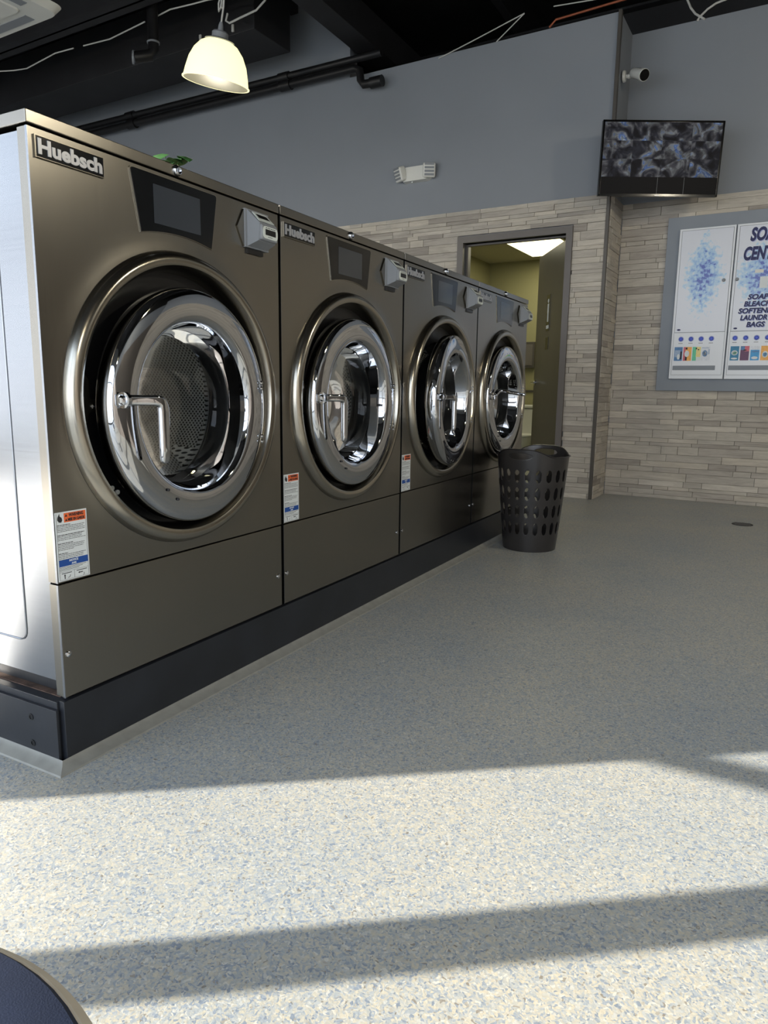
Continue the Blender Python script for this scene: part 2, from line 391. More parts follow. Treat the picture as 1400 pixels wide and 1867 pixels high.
def copy_tree(o, parent=None, skip=()):
    c = o.copy(); C.objects.link(c); c.parent = parent
    for ch in o.children:
        if ch.name.split('.')[0] in skip: continue
        copy_tree(ch, c, skip)
    return c
AX = Matrix(((0,0,1,0),(1,0,0,0),(0,1,0,0),(0,0,0,1)))      # (u,v,w) -> (w,u,v): text plane facing +x, u along +y, v up
def face_x(x, y, z): return Matrix.Translation((x, y, z)) @ AX
def rounded(pts, r, n=5):
    out = []; N = len(pts)
    for i in range(N):
        p = Vector(pts[i]); a = (Vector(pts[i-1])-p); b = (Vector(pts[(i+1)%N])-p)
        rr = min(r, a.length*.45, b.length*.45); A = p + a.normalized()*rr; B = p + b.normalized()*rr
        for k in range(n+1):
            u = k/n; out.append(tuple((1-u)**2*A + 2*u*(1-u)*p + u*u*B))
    return out

# ------------------------------------------------------------------ measures
Y1, W, ZP = 1.0326, 0.87, 0.166
WA = -0.0347                                   # the rear wall is turned slightly
XC, YB = 0.1318, 6.0688                        # its outer corner
WT = Matrix.Translation((XC, YB, 0)) @ Matrix.Rotation(WA, 4, 'Z')   # (t, n, z): along the wall, into it, up
YF = -2.2

# ------------------------------------------------------------------ room shell
m = MB(); m.box((-7.6, YF-.3, -.1), (5.2, 9.6, 0)); struct(m.build('floor', 'floor'))
m = MB(); m.box((-7.6, YF-.3, 4.75), (5.2, 9.6, 4.9)); struct(m.build('ceiling', 'ceil'))
m = MB(); m.box((-9, -60, -.35), (40, YF-.25, -.15)); m.box((-40, -60, -.35), (-9, 20, -.15))
struct(m.build('trim_street', 'street'))
m = MB(); m.box((-7.7, YF, -.1), (-7.6, 9.6, 4.8)); struct(m.build('wall_left', 'grey_paint'))
m = MB(); m.box((-7.7, 9.6, -.1), (5.2, 9.7, 4.8)); struct(m.build('wall_rear_void', 'ceil'))  # black closing wall added to shut out the sky
m = MB(); m.box((4.8, YF, 0), (4.9, 7.02, 2.2)); m.box((4.8, 7.26, 0), (4.9, 9.5, 2.2)); m.mi = 1; m.box((4.8, YF, 2.2), (4.9, 9.5, 3.3)); m.mi = 2; m.box((4.8, YF, 3.3), (4.9, 9.5, 4.8)); struct(m.build('wall_right', ['frame', 'grey_paint', 'ceil']))  # unseen wall; slit and black top added for reflections in the washer fronts

# front wall (behind the camera): piers, heads and bars that cut the low sun into the patches on the floor
def fw(m, x0, x1, z0, z1): m.box((x0, YF-.02, z0), (x1, YF, z1))
m = MB()
fw(m, -7.6, -6.9, -.1, 4.75); fw(m, -4.70, -4.19, -.1, 4.75)
fw(m, -6.9, -4.70, 4.2, 4.75); fw(m, -4.19, 4.8, 3.2, 4.75); fw(m, 4.0, 4.8, -.1, 3.2)
struct(m.build('wall_front', 'grey_paint'))
m = MB()
fw(m, -4.19, 4.0, 2.1, 2.154)
fw(m, -3.40, -3.22, 0, 2.1)
for x in (-1.9, -.4, 1.1, 2.6): fw(m, x, x+.1, 0, 2.1); fw(m, x, x+.1, 2.154, 3.2)
fw(m, -3.40, -3.22, 2.154, 3.2)
fw(m, -4.19, 4.0, -.1, .06)
fw(m, -6.9, -4.7, -.1, .3)
fw(m, -5.85, -5.78, .3, 4.2); fw(m, -6.9, -4.70, 2.1, 2.2)
struct(m.build('window_1', 'window_frame'))

# rear wall with the doorway
DT0, DT1, DZ = -1.235, -0.32, 2.17             # door opening
m = MB()
m.box((-7.8, 0, 0), (-2.45, .12, 4.5)); m.box((-2.45, 0, 0), (DT0, .12, 3.745)); m.box((DT0, 0, DZ), (DT1, .12, 3.745)); m.box((DT1, 0, 0), (0, .12, 3.745))
struct(m.build('wall_back', 'grey_paint', T=WT))
m = MB(); m.box((-.12, .12, 0), (0, .54, 3.745)); struct(m.build('wall_return', 'grey_paint', T=WT))
m = MB(); m.box((0, .42, 0), (5.2, .54, 3.745)); struct(m.build('wall_back_right', 'grey_paint', T=WT))
# ledger stone: every strip its own relief
def stone(name, segs, T, zmax=2.44, holes=()):
    bm = bmesh.new(); lay = bm.faces.layers.float.new('tone')
    def strip(t0, t1, z0, z1, d, tone):
        g = .0004
        P = [(t0+g, 0, z0+g), (t1-g, 0, z0+g), (t1-g, 0, z1-g), (t0+g, 0, z1-g)]
        b = .0012
        Q = [(t0+g+b, -d, z0+g+b*.6), (t1-g-b, -d*(.85+.3*random.random()), z0+g+b*.6), (t1-g-b, -d, z1-g-b*.6), (t0+g+b, -d, z1-g-b*.6)]
        a = [bm.verts.new(p) for p in P]; c = [bm.verts.new(p) for p in Q]
        for q in [c] + [[a[i], a[(i+1)%4], c[(i+1)%4], c[i]] for i in range(4)]:
            f = bm.faces.new(q); f[lay] = tone
    for (A, B) in segs:
        z = 0.0
        while z < zmax-.004:
            h = random.choice([.03, .036, .045, .05, .06, .07]); h = min(h, zmax-z)
            if zmax-(z+h) < .02: h = zmax-z
            t = A - random.random()*.25
            while t < B:
                l = random.choice([.14, .22, .3, .38, .46])*(.8+.4*random.random())
                a0, a1 = max(t, A), min(t+l, B)
                parts = [(a0, a1)]
                for (h0, h1, hz) in holes:
                    if z < hz:
                        np_ = []
                        for p, q in parts:
                            if q <= h0 or p >= h1: np_.append((p, q)); continue
                            if p < h0: np_.append((p, h0))
                            if q > h1: np_.append((h1, q))
                        parts = np_
                d = .014+.009*random.random(); tone = min(1, max(0, random.gauss(.52, .25)))
                for p, q in parts:
                    if q-p > .012: strip(p, q, z, z+h, d, tone)
                t += l
            z += h
    bmesh.ops.transform(bm, matrix=T, verts=bm.verts)
    me = bpy.data.meshes.new(name); bm.to_mesh(me); bm.free(); me.materials.append(MAT['stone'])
    o = bpy.data.objects.new(name, me); C.objects.link(o); return struct(o)
stone('trim_stone_back', [(-5.6, -.012)], WT, holes=[(-1.29, -.268, 2.225)])
stone('trim_stone_back_right', [(0.02, 4.9)], WT @ Matrix.Translation((0, .42, 0)))
stone('trim_stone_return', [(.0, .40)], WT @ Matrix.Rotation(radians(90), 4, 'Z'))
m = MB(); m.box((-.012, -.026, 0), (.014, .012, 3.75), .003); struct(m.build('trim_1', 'bronze', T=WT))
# door frame + leaf
m = MB()
m.box((-1.29, -.035, 0), (DT0, .14, 2.17)); m.box((DT1, -.035, 0), (-.268, .14, 2.17)); m.box((-1.29, -.035, DZ), (-.268, .14, 2.225))
m.box((DT0, .05, 0), (DT0+.015, .09, 2.155)); m.box((DT1-.015, .05, 0), (DT1, .09, 2.155)); m.box((DT0, .05, 2.155), (DT1, .09, DZ))
struct(m.build('trim_2', 'frame', T=WT))
DL = WT @ Matrix.Translation((DT1-.005, .10, 0)) @ Matrix.Rotation(radians(180-57), 4, 'Z')   # leaf along +u from its hinge
dob = struct(MB().box((0, -.022, .012), (.88, .022, 2.15), .002).build('door_1', 'door'))
dob.matrix_world = DL
for hz in (.25, 1.12, 1.90):
    h = MB().lathe([(.009, hz-.055), (.009, hz+.055)], Matrix.Translation((-.004, .026, 0)), 12); h.box((0, .021, hz-.055), (.03, .025, hz+.055))
    struct(h.build('door_hinge', 'chrome', dob))
h = MB().lathe([(.028, .022), (.028, .032), (.011, .034), (.011, .06)], Matrix.Translation((.82, 0, .98)) @ Matrix.Rotation(radians(-90), 4, 'X'), 20)
h.tube([(.82, .058, .98), (.79, .062, .98), (.71, .060, .978)], [.011, .010, .008])
h.lathe([(.028, .022), (.028, .032), (.011, .034), (.011, .06)], Matrix.Translation((.82, 0, .98)) @ Matrix.Rotation(radians(90), 4, 'X'), 20)
h.tube([(.82, -.058, .98), (.79, -.062, .98), (.71, -.060, .978)], [.011, .010, .008])
struct(h.build('door_handle', 'chrome', dob))
# restroom behind the doorway
RZ = 2.38
m = MB()
m.box((-1.995, .12, 0), (-1.895, 2.2, RZ+.1)); m.box((-1.995, 2.2, 0), (.3, 2.3, RZ+.1)); m.box((.25, .54, 0), (.3, 2.3, RZ+.1))
m.box((-1.895, .121, 0), (DT0-.06, .14, RZ)); m.box((-.24, .121, 0), (-.121, .14, RZ)); m.box((DT0-.06, .121, 2.23), (-.121, .14, RZ))
struct(m.build('wall_restroom', 'beige', T=WT))
m = MB(); m.box((-1.995, .12, RZ), (-.125, 2.3, RZ+.1)); m.box((-.125, .545, RZ), (.3, 2.3, RZ+.1)); struct(m.build('ceiling_restroom', 'tile', T=WT))
m = MB(); m.box((-1.895, 2.185, .88), (.25, 2.2, .905)); struct(m.build('trim_3', 'bronze', T=WT))
LP = WT @ Matrix.Translation((-1.0, 1.36, RZ))
lp = tag(empty('ceiling_light'), 'square lit panel light in the restroom ceiling beyond the doorway', 'ceiling light')
lp.matrix_world = LP
MB().box((-.30, -.58, -.012), (.30, .58, -.001), .003).build('frame', 'tile', lp)
MB().box((-.27, -.55, -.016), (.27, .55, -.0125)).build('diffuser', 'panel_light', lp)
vn = tag(empty('ceiling_vent'), 'small square vent in the restroom ceiling left of the panel light', 'vent')
vn.matrix_world = WT @ Matrix.Translation((-1.33, .62, RZ))
MB().box((-.15, -.13, -.01), (.15, .13, -.001), .003).build('frame', 'tile', vn)
g = MB(); [g.box((-.12, -.10+k*.033, -.014), (.12, -.085+k*.033, -.0105)) for k in range(6)]; g.build('grille', 'bronze', vn)
sw = tag(empty('switch_box'), 'small taupe wall box with a dark edge on the restroom wall beside the open door', 'wall box')  # switch box on the restroom wall
sw.matrix_world = WT @ Matrix.Translation((-1.345, 2.18, 1.31))
MB().box((-.065, -.03, -.15), (.065, .02, .15), .006).build('housing', 'bronze', sw)
MB().box((-.045, -.036, -.12), (.045, -.03, .12), .002).build('cover', 'frame', sw)
tl = tag(empty('toilet'), 'white toilet on the restroom floor, seen low through the doorway', 'toilet')
tl.matrix_world = WT @ Matrix.Translation((-1.32, 1.86, 0))
MB().box((-.22, .10, .36), (.22, .30, .70), .03, 3).build('tank', 'white_plastic', tl)
MB().box((-.235, .09, .70), (.235, .31, .735), .012).build('tank_lid', 'white_plastic', tl)
MB().lathe([(.13, 0), (.12, .05), (.10, .18), (.15, .28), (.19, .36), (.195, .385), (.15, .385), (.12, .30), (0, .26)], Matrix.Translation((0, -.10, 0)) @ Matrix.Diagonal((.95, 1.22, 1, 1)), 32).box((-.1, 0, 0), (.1, .2, .37), .02).build('bowl', 'white_plastic', tl)
MB().lathe([(.20, .387), (.205, .398), (.20, .41), (0, .412)], Matrix.Translation((0, -.10, 0)) @ Matrix.Diagonal((.95, 1.22, 1, 1)), 32).build('seat_lid', 'white_plastic', tl)
# restroom sign plates on the open leaf
sg = tag(empty('restroom_sign'), 'small black and white restroom sign plate on the open taupe door', 'sign')
sg.matrix_world = DL @ Matrix.Translation((.47, .023, 1.60))
SGT = Matrix(((-1,0,0,0),(0,0,1,0),(0,1,0,0),(0,0,0,1)))   # plane facing +y of the leaf
a = MB(); a.box((-.055, 0, -.16), (.055, .003, .16), .001); a.build('plate', 'black_gloss', sg)
a = MB(); a.lathe([(.018, 0), (.018, .0015)], Matrix.Translation((0, .003, .105)) @ Matrix.Rotation(radians(-90), 4, 'X'), 16)
a.box((-.02, .003, .0), (.02, .0045, .08)); a.box((-.018, .003, -.08), (-.003, .0045, 0)); a.box((.003, .003, -.08), (.018, .0045, 0)); a.box((-.04, .003, -.14), (.04, .0045, -.11))
a.build('pictogram', 'paper', sg)
sg2 = tag(MB().box((-.045, 0, -.055), (.045, .003, .055), .001).build('door_sign', 'black_gloss'), 'small black plate just under the restroom sign on the open door', 'sign')
sg2.matrix_world = DL @ Matrix.Translation((.47, .023, 1.33))

# ------------------------------------------------------------------ plinth
pl = tag(empty('equipment_plinth', (0, Y1, 0)), 'long low black steel plinth under the row of washing machines', 'plinth', None)
L4 = 4*W
MB().box((-1.15, -.012, 0), (-.012, L4+.012, ZP-.004), .002).build('base_box', 'plinth', pl)
MB().box((-.012, -.006, 0), (.006, L4+.016, ZP-.002), .0015).build('front_plate', 'plinth', pl)
MB().box((-1.15, -.02, .0), (-.006, -.0125, ZP-.022), .001).build('end_plate', 'plinth', pl)
MB().box((-1.15, .012, ZP-.004), (-.03, .05, ZP-.002)).build('ledge', 'rust', pl)
for (x, z) in ((-.10, .108), (-.10, .040), (-.85, .108), (-.85, .040)):
    MB().lathe([(.0085, 0), (.0085, .001), (.005, .0012), (.005, -.003), (0, -.003)], Matrix.Translation((x, -.0202, z)) @ Matrix.Rotation(radians(90), 4, 'X'), 16).build('bolt_hole', 'rubber', pl)
cv = MB()
a = [(0.006, 0), (.036, 0), (.034, .004), (.014, .012), (.006, .022)]
cv.hull([(p[0], -.020-(p[0]-.006), p[1]) for p in a], [(p[0], L4+.016, p[1]) for p in a])
cv.hull([(-1.15, -.020-(p[0]-.006), p[1]) for p in a], [(p[0], -.020-(p[0]-.006), p[1]) for p in a])
cv.build('cove_strip', 'cove', pl)

# ------------------------------------------------------------------ washing machine
HY, HZ, HR = .433, .697, .372                  # porthole centre and hole radius
def rect_r(th, y0, y1, z0, z1):
    c, s = cos(th), sin(th); k = 1e9
    if c > 1e-9: k = min(k, (y1-HY)/c)
    if c < -1e-9: k = min(k, (y0-HY)/c)
    if s > 1e-9: k = min(k, (z1-HZ)/s)
    if s < -1e-9: k = min(k, (z0-HZ)/s)
    return k
def front_panel():
    m = MB(); y0, y1, z0, z1 = .004, .861, .284, 1.2655
    ths = sorted(set([2*pi*i/144 for i in range(144)] + [math.atan2(z-HZ, y-HY) % (2*pi) for y in (y0, y1) for z in (z0, z1)]))
    rings = []
    K = [0, .02, .05, .09, .14, .2, .3, .45, .65, .85, 1]
    for k in K:
        ring = []
        for th in ths:
            rr = rect_r(th, y0, y1, z0, z1); r = HR + (rr-HR)*k
            fl = .004*math.exp(-((r-HR)/.035)**2)*min(1, (rr-r)/.03)
            ring.append(m.bm.verts.new((fl, HY+r*cos(th), HZ+r*sin(th))))
        rings.append(ring)
    n = len(ths)
    for A, B in zip(rings, rings[1:]):
        for i in range(n): m.bm.faces.new([A[i], A[(i+1)%n], B[(i+1)%n], B[i]])
    back = [m.bm.verts.new((-.032, v.co.y, v.co.z)) for v in rings[-1]]
    for i in range(n): m.bm.faces.new([rings[-1][i], rings[-1][(i+1)%n], back[(i+1)%n], back[i]])
    hb = [m.bm.verts.new((-.03, v.co.y, v.co.z)) for v in rings[0]]
    for i in range(n): m.bm.faces.new([rings[0][(i+1)%n], rings[0][i], hb[i], hb[(i+1)%n]])
    return m
XF = Matrix(((0,0,1,0),(1,0,0,0),(0,1,0,0),(0,0,0,1)))      # lathe axis Z -> +X
def at(y, z, x=0): return Matrix.Translation((x, y, z)) @ XF
def make_washer():
    t = empty('washing_machine', (0, Y1, ZP))
    m = MB(); m.box((-1.0, .010, .038), (-.034, .013, 1.262)); m.box((-1.0, .853, .038), (-.034, .856, 1.262)); m.box((-1.0, .013, .038), (-.997, .853, 1.262)); m.box((-.997, .013, .038), (-.034, .853, .041)); m.build('cabinet', 'steel_side', t)
    m = MB(); m.box((-.98, .03, 0), (-.036, .836, .038)); m.build('base_frame', 'black_paint', t)
    front_panel().build('front_panel', 'steel', t, sharp=30)
    MB().box((-.032, .004, .003), (0, .861, .2795), .002).build('service_panel', 'steel', t)
    e = MB(); e.box((-.006, .0030, .284), (.0008, .0046, 1.2655)); e.box((-.006, .0030, .003), (.0008, .0046, .2795)); e.build('edge_strip', 'steel_side', t)
    MB().box((-1.0, .000, 1.270), (.003, .865, 1.298), .003).build('top_cover', 'steel', t)
    # embossed outline on the side sheet
    g = MB(); P = rounded([(-.95, .12), (-.135, .12), (-.135, 1.20), (-.95, 1.20)], .03)
    g.tube([(p[0], .0095, p[1]) for p in P + [P[0]]], .0022, 6, caps=False); g.build('side_seam', 'steel_side', t)
    # bezel
    prof = [(.386, -.004), (.386, .006), (.381, .019), (.371, .0285), (.360, .0305), (.350, .026), (.342, .012), (.337, -.006), (.334, -.03), (.338, -.03), (.372, -.02)]
    MB().lathe(prof, at(HY, HZ), 128, close=True).build('bezel', 'steel_bezel', t)
    MB().lathe([(.3885, -.002), (.3895, .0005), (.3885, .002), (.386, .004), (.384, -.002)], at(HY, HZ), 128, close=True).build('bezel_gasket', 'rubber', t)
    # tub front and drum
    MB().lathe([(.372, -.031), (.30, -.031), (.262, -.036), (.25, -.075), (.25, -.14), (.255, -.14), (.262, -.06), (.372, -.05)], at(HY, HZ), 96, close=True).build('tub_front', 'rubber', t)
    d = MB().lathe([(.235, -.142), (.262, -.146), (.31, -.165), (.315, -.20), (.315, -.60), (.30, -.62)], at(HY, HZ), 96, caps=False)
    d = d.build('drum', 'drum', t)
    MB().lathe([(.30, -.62), (.12, -.625), (.09, -.60), (0, -.595)], at(HY, HZ), 96, caps=False).build('back_plate', 'drum_back', d)
    for k in range(3):
        T = at(HY, HZ) @ Matrix.Rotation(radians(200+120*k), 4, 'Z'); lf = MB()
        lf.hull([T @ Vector(p) for p in [(.312, -.05, -.2), (.312, .05, -.2), (.312, .05, -.6), (.312, -.05, -.6)]], [T @ Vector(p) for p in [(.235, -.012, -.23), (.235, .012, -.23), (.235, .012, -.59), (.235, -.012, -.59)]])
        lf.build('drum_lifter', 'drum', d)
    # strike plate and screws in the black recess on the left
    sp = MB(); P = rounded([(-.030, -.055), (.0, -.06), (.006, -.028), (.034, -.026), (.034, 0.0), (.010, .004), (.012, .05), (-.005, .066), (-.030, .058)], .008)
    T = face_x(-.030, .130, .70)
    sp.prism([(p[0], p[1]) for p in P], .006, T); sp = sp.build('strike_plate', 'steel', t)
    for (y, z) in ((-.015, .045), (-.013, -.045), (.022, -.014)):
        MB().lathe([(.0075, 0), (.007, .004), (.003, .006), (0, .006)], face_x(-.024, .130+y, .70+z), 14).build('screw', 'chrome', sp)
    for (y, z) in ((.197, .482), (.213, .470)):
        MB().lathe([(.0065, 0), (.006, .004), (0, .005)], face_x(-.031, y, z), 14).build('recess_screw', 'white_plastic', t)
    # lock
    k = MB().lathe([(.014, 0), (.014, .004), (.011, .009), (.0085, .010), (.0085, .006), (0, .006)], face_x(.003, .427, 1.284), 24)
    k.box((.009, .4255, 1.279), (.0095, .4285, 1.289)); k.build('lock', 'chrome', t)
    # control panel
    bow = [(.300 + .252*i/12, 1.112 + .014*(1-((i-6)/6)**2)) for i in range(13)]
    P = [(.577, 1.256), (.272, 1.256)] + bow
    def outline(k):
        c = (.425, 1.185); q = [(c[0]+(p[0]-c[0])*k, c[1]+(p[1]-c[1])*(1+(k-1)*1.6)) for p in P]
        a = rounded([q[-1], q[0], q[1], q[2]], .010)
        # top corners rounded, bottom follows the bowed edge
        r1 = a[6:12]; r2 = a[12:18]
        return r1 + r2 + q[2:]
    T = face_x(.0005, 0, 0)
    MB().prism(outline(1.018), .0022, T).build('control_rim', 'steel_bezel', t)
    cp = MB().prism(outline(1.0), .0035, T).build('control_panel', 'black_gloss', t)
    MB().box((.0042, .343, 1.140), (.0047, .509, 1.233), 0).build('display', 'lcd', cp)
    # badge
    b = MB().box((.001, .019, 1.209), (.0045, .192, 1.2505), .0008); b = b.build('badge', 'black_gloss', t)
    r = MB(); y0, y1_, z0, z1 = .019, .192, 1.209, 1.2505
    for q in (((.001, y0-.002, z0-.002), (.005, y0, z1+.002)), ((.001, y1_, z0-.002), (.005, y1_+.001, z1+.002)), ((.001, y0, z1), (.005, y1_, z1+.0012)), ((.001, y0, z0-.0012), (.005, y1_, z0))): r.box(*q)
    r.build('badge_rim', 'steel_bezel', b)
    MB().text('Huebsch', .041, face_x(.0052, .0235, 1.2165), .0012, .0017, 0, .164).build('badge_lettering', 'silver', b)
    # card reader
    c = MB()
    lo = [(.692, 1.143), (.800, 1.143), (.800, 1.250), (.692, 1.250)]
    c.hull([(.001, p[0], p[1]) for p in lo], [(.010, p[0], p[1]) for p in lo])
    mid = [(.700, 1.146), (.792, 1.146), (.792, 1.248), (.700, 1.248)]
    A = [(.010, p[0], p[1]) for p in mid]; B = [(.052, .708, 1.168), (.052, .784, 1.168), (.058, .784, 1.204), (.058, .708, 1.204)]
    c.hull(A, [(.046, .706, 1.160), (.046, .786, 1.160), (.052, .786, 1.208), (.052, .706, 1.208)])
    c.box((.040, .707, 1.162), (.058, .785, 1.206), .006, 3)
    cr = c.build('card_reader', 'grey_plastic', t, sharp=25)
    hx = MB(); hx.prism([(-.060, .0), (-.03, .052), (.03, .052), (.03, -.052), (-.03, -.052)], .004, face_x(.0008, .722, 1.196)); hx.build('reflection_shape', 'steel', cr)  # raised steel shape standing in for a reflection beside the card reader
    o = MB(); o.prism(rounded([(.711, 1.167), (.781, 1.167), (.781, 1.201), (.711, 1.201)], .013), .0012, face_x(.0583, 0, 0)); o = o.build('bezel_label', 'pale_plastic', cr)
    s_ = MB(); s_.box((.0592, .722, 1.177), (.0600, .771, 1.193)); s_.build('card_slot', 'rubber', cr)
    # sloped upper window
    e1 = Vector((0, 1, 0)); e2 = Vector((.042, 0, -.040)).normalized(); nn = e1.cross(e2); nn = nn if nn.x > 0 else -nn
    T2 = Matrix(((e1.x, e2.x, nn.x, .0135), (e1.y, e2.y, nn.y, .706), (e1.z, e2.z, nn.z, 1.2465), (0, 0, 0, 1)))
    u = MB(); u.prism([(.006, .006), (.070, .006), (.074, .046), (.002, .046)], .0022, T2); u.build('window_label', 'pale_plastic', cr)
    u = MB(); u.prism([(.014, .016), (.062, .016), (.064, .034), (.012, .034)], .003, T2); u.build('display_window', 'rubber', cr)
    u = MB(); [u.box((.0592, .735+.007*i, 1.1715), (.0598, .740+.007*i, 1.1732)) for i in range(3)]; u.build('printed_text', 'dark', cr)
    u = MB(); [u.box((.0592, .724+.008*i, 1.1955), (.0598, .729+.008*i, 1.198)) for i in range(6)]
    u.build('printed_text', 'dark', cr)
    MB().box((.0005, .704, 1.127), (.006, .778, 1.141)).build('receipt_slot', 'rubber', t)
    # lower screws
    for y in (.019, .840): MB().lathe([(.008, 0), (.0075, .003), (.004, .0055), (0, .006)], face_x(0, y, .109), 16).build('panel_screw', 'chrome', t)
    # warning sticker
    y0, y1_, z0, z1 = .006, .092, .287, .449
    k = MB().box((.0006, y0, z0), (.0014, y1_, z1)).build('warning_sticker', 'paper', t)
    a = MB(); a.box((.0014, .030, .424), (.0019, .0885, .4455)); a.build('warning_band', 'orange', k)
    a = MB(); a.box((.0014, .0095, .3275), (.0019, .0885, .337)); a.box((.0014, .0095, .3215), (.0019, .0885, .3277)); a.build('notice_band', 'blueband', k)
    a = MB(); a.text('WARNING', .0105, face_x(.0021, .0625, .4365), .0002, .0004, 0, .040, 'CENTER'); a.text('MISE EN GARDE', .009, face_x(.0021, .0625, .4265), .0002, .0004, 0, .045, 'CENTER')
    a.prism([(.032, .437), (.039, .437), (.0355, .443)], .0007, face_x(.0014, 0, 0)); a.prism([(.032, .4265), (.039, .4265), (.0355, .4325)], .0007, face_x(.0014, 0, 0))
    a.prism([(.016, .426), (.012, .432), (.013, .4375), (.018, .4455), (.0185, .440), (.0235, .436), (.025, .430), (.022, .425)], .0006, face_x(.0014, 0, 0))
    rnd = random.Random(3)
    z = .4195
    for blk in (5, 4, 5, 5):
        for i in range(blk):
            L = (.30+.7*rnd.random()) if i in (0, blk-1) else (.82+.18*rnd.random())
            th = .0015 if i == 0 else .0010
            yy = .0105; end = .0105+.076*L
            while yy < end:
                wd = .003+.006*rnd.random(); a.box((.0014, yy, z-th), (.0018, min(yy+wd, end), z)); yy += wd+.0013
            z -= .0038
        z -= .0045
    for i in range(3):
        a.box((.0014, .0105, .3185-i*.0032), (.0018, .083-.01*i, .3193-i*.0032))
    a.box((.0014, .0095, .3085), (.0018, .0885, .3089)); a.box((.0014, .049, .2895), (.0018, .0494, .3085)); a.box((.0014, .0095, .2893), (.0018, .0885, .2897))
    a.box((.0014, .0095, .2895), (.0018, .0099, .446)); a.box((.0014, .0883, .2895), (.0018, .0887, .446)); a.box((.0014, .015, .304), (.0018, .042, .3055)); a.box((.0014, .055, .304), (.0018, .084, .3055))
    a.box((.0014, .022, .2915), (.0019, .024, .300)); a.prism([(.0205, .299), (.0255, .299), (.023, .3025)], .0005, face_x(.0014, 0, 0)); a.tube([(.0018, .031, .293), (.0018, .036, .2945), (.0018, .038, .299)], .0005, 5)
    a.box((.0014, .062, .298), (.0019, .072, .300)); a.prism([(.0625, .2965), (.0625, .3015), (.0595, .299)], .0005, face_x(.0014, 0, 0)); a.tube([(.0018, .073, .291), (.0018, .076, .293), (.0018, .075, .297)], .0005, 5)
    a.build('sticker_print', 'dark', k)
    a = MB(); a.text('NOTICE', .0068, face_x(.0021, .049, .3306), .0002, .0002, 0, .024, 'CENTER'); a.text('AVIS', .006, face_x(.0021, .049, .3235), .0002, .0002, 0, .013, 'CENTER'); a.build('notice_lettering', 'paper', k)
    # door: swings about a hinge line at its right
    DC = -.317
    d = empty('door', (.029, .750, .681)); d.parent = t
    cT = Matrix.Translation((0, DC, 0)) @ XF
    ringp = [(.302, -.052), (.3085, -.048), (.3100, -.040), (.3100, -.014), (.3080, -.004), (.303, .002), (.295, .0045), (.283, .0075), (.262, .0095), (.243, .0090), (.232, .0070), (.2265, .0030), (.2225, -.002), (.2195, -.010), (.216, -.024), (.208, -.05), (.206, -.058), (.30, -.058)]
    rg = MB().lathe(ringp, cT, 160, close=True).build('door_ring', 'chrome', d, sharp=40)
    MB().lathe([(.2155, -.026), (.212, -.040), (.205, -.08), (.19, -.105), (.15, -.122), (.08, -.130), (0, -.132)], cT, 96, caps=False).build('door_glass', 'glass', d)
    MB().lathe([(.2075, -.058), (.24, -.060), (.232, -.105), (.214, -.135), (.205, -.125), (.212, -.09)], cT, 96, close=True).build('door_gasket', 'rubber', d)
    for (y, z) in ((-.040, .068), (-.040, .052), (-.041, -.092), (-.041, -.108)):
        MB().lathe([(.0062, 0), (.0062, .002), (.003, .005), (0, .005)], face_x(.0115, y, z), 14).build('hinge_bolt', 'chrome', d)
    for (y, z) in ((-.46, -.207), (-.425, -.236)):
        MB().lathe([(.004, 0), (.003, .003), (0, .003)], face_x(.0115, y, z), 12).build('ring_screw', 'dark', d)
    h = empty('handle', (.022, DC-.288, .022)); h.parent = d
    b = MB()
    path = [(0, -.014, 0, .006, .006), (0, -.010, 0, .011, .009), (0, .004, 0, .0125, .010), (.006, .024, 0, .0125, .010), (.017, .044, 0, .0125, .010), (.026, .062, 0, .0128, .010), (.030, .076, -.001, .0135, .0102), (.031, .0855, -.006, .0145, .0105), (.031, .0905, -.015, .0152, .0105),
            (.031, .092, -.03, .0155, .0105), (.031, .092, -.07, .0150, .010), (.031, .0915, -.11, .0142, .0098), (.031, .091, -.138, .0136, .009), (.031, .091, -.148, .0115, .0075), (.031, .091, -.153, .006, .004)]
    rings = []; NN = 24
    for q, pt in enumerate(path):
        a0 = Vector(path[max(q-1, 0)][:3]); a1 = Vector(path[min(q+1, len(path)-1)][:3]); dd_ = (a1-a0); dd_.x = 0; dd_.normalize()
        side = Vector((0, -dd_.z, dd_.y)); rg_ = []
        for k in range(NN):
            c_, s__ = cos(2*pi*k/NN), sin(2*pi*k/NN); e_ = .62
            u_ = math.copysign(abs(c_)**e_, c_)*pt[3]; v_ = math.copysign(abs(s__)**e_, s__)*pt[4]
            rg_.append(b.bm.verts.new(Vector(pt[:3]) + side*u_ + Vector((1, 0, 0))*v_))
        rings.append(rg_)
    for A, B in zip(rings, rings[1:]):
        for k in range(NN): b.bm.faces.new([A[k], A[(k+1) % NN], B[(k+1) % NN], B[k]])
    b.bm.faces.new(rings[0][::-1]); b.bm.faces.new(rings[-1])
    b.lathe([(.019, 0), (.019, .010), (.016, .014)], Matrix.Translation((0, -.006, 0)) @ Matrix.Rotation(radians(-90), 4, 'X'), 24)
    b.box((-.020, -.012, -.014), (-.002, .026, .014), .004)
    b.build('lever', 'chrome', h)
    return t
w0 = make_washer()
labels = ['stainless front-loading washing machine nearest the camera, its polished left side in view',
          'second stainless washing machine from the camera, between the nearest one and the one standing ajar',
          'third stainless washing machine from the camera, its chrome door standing ajar',
          'farthest stainless washing machine, beside the laundry basket, its door lever turned outward']
angs = [.059, .025, .118, 0.0]; hrot = [0, 0, 0, radians(-82)]
ws = []
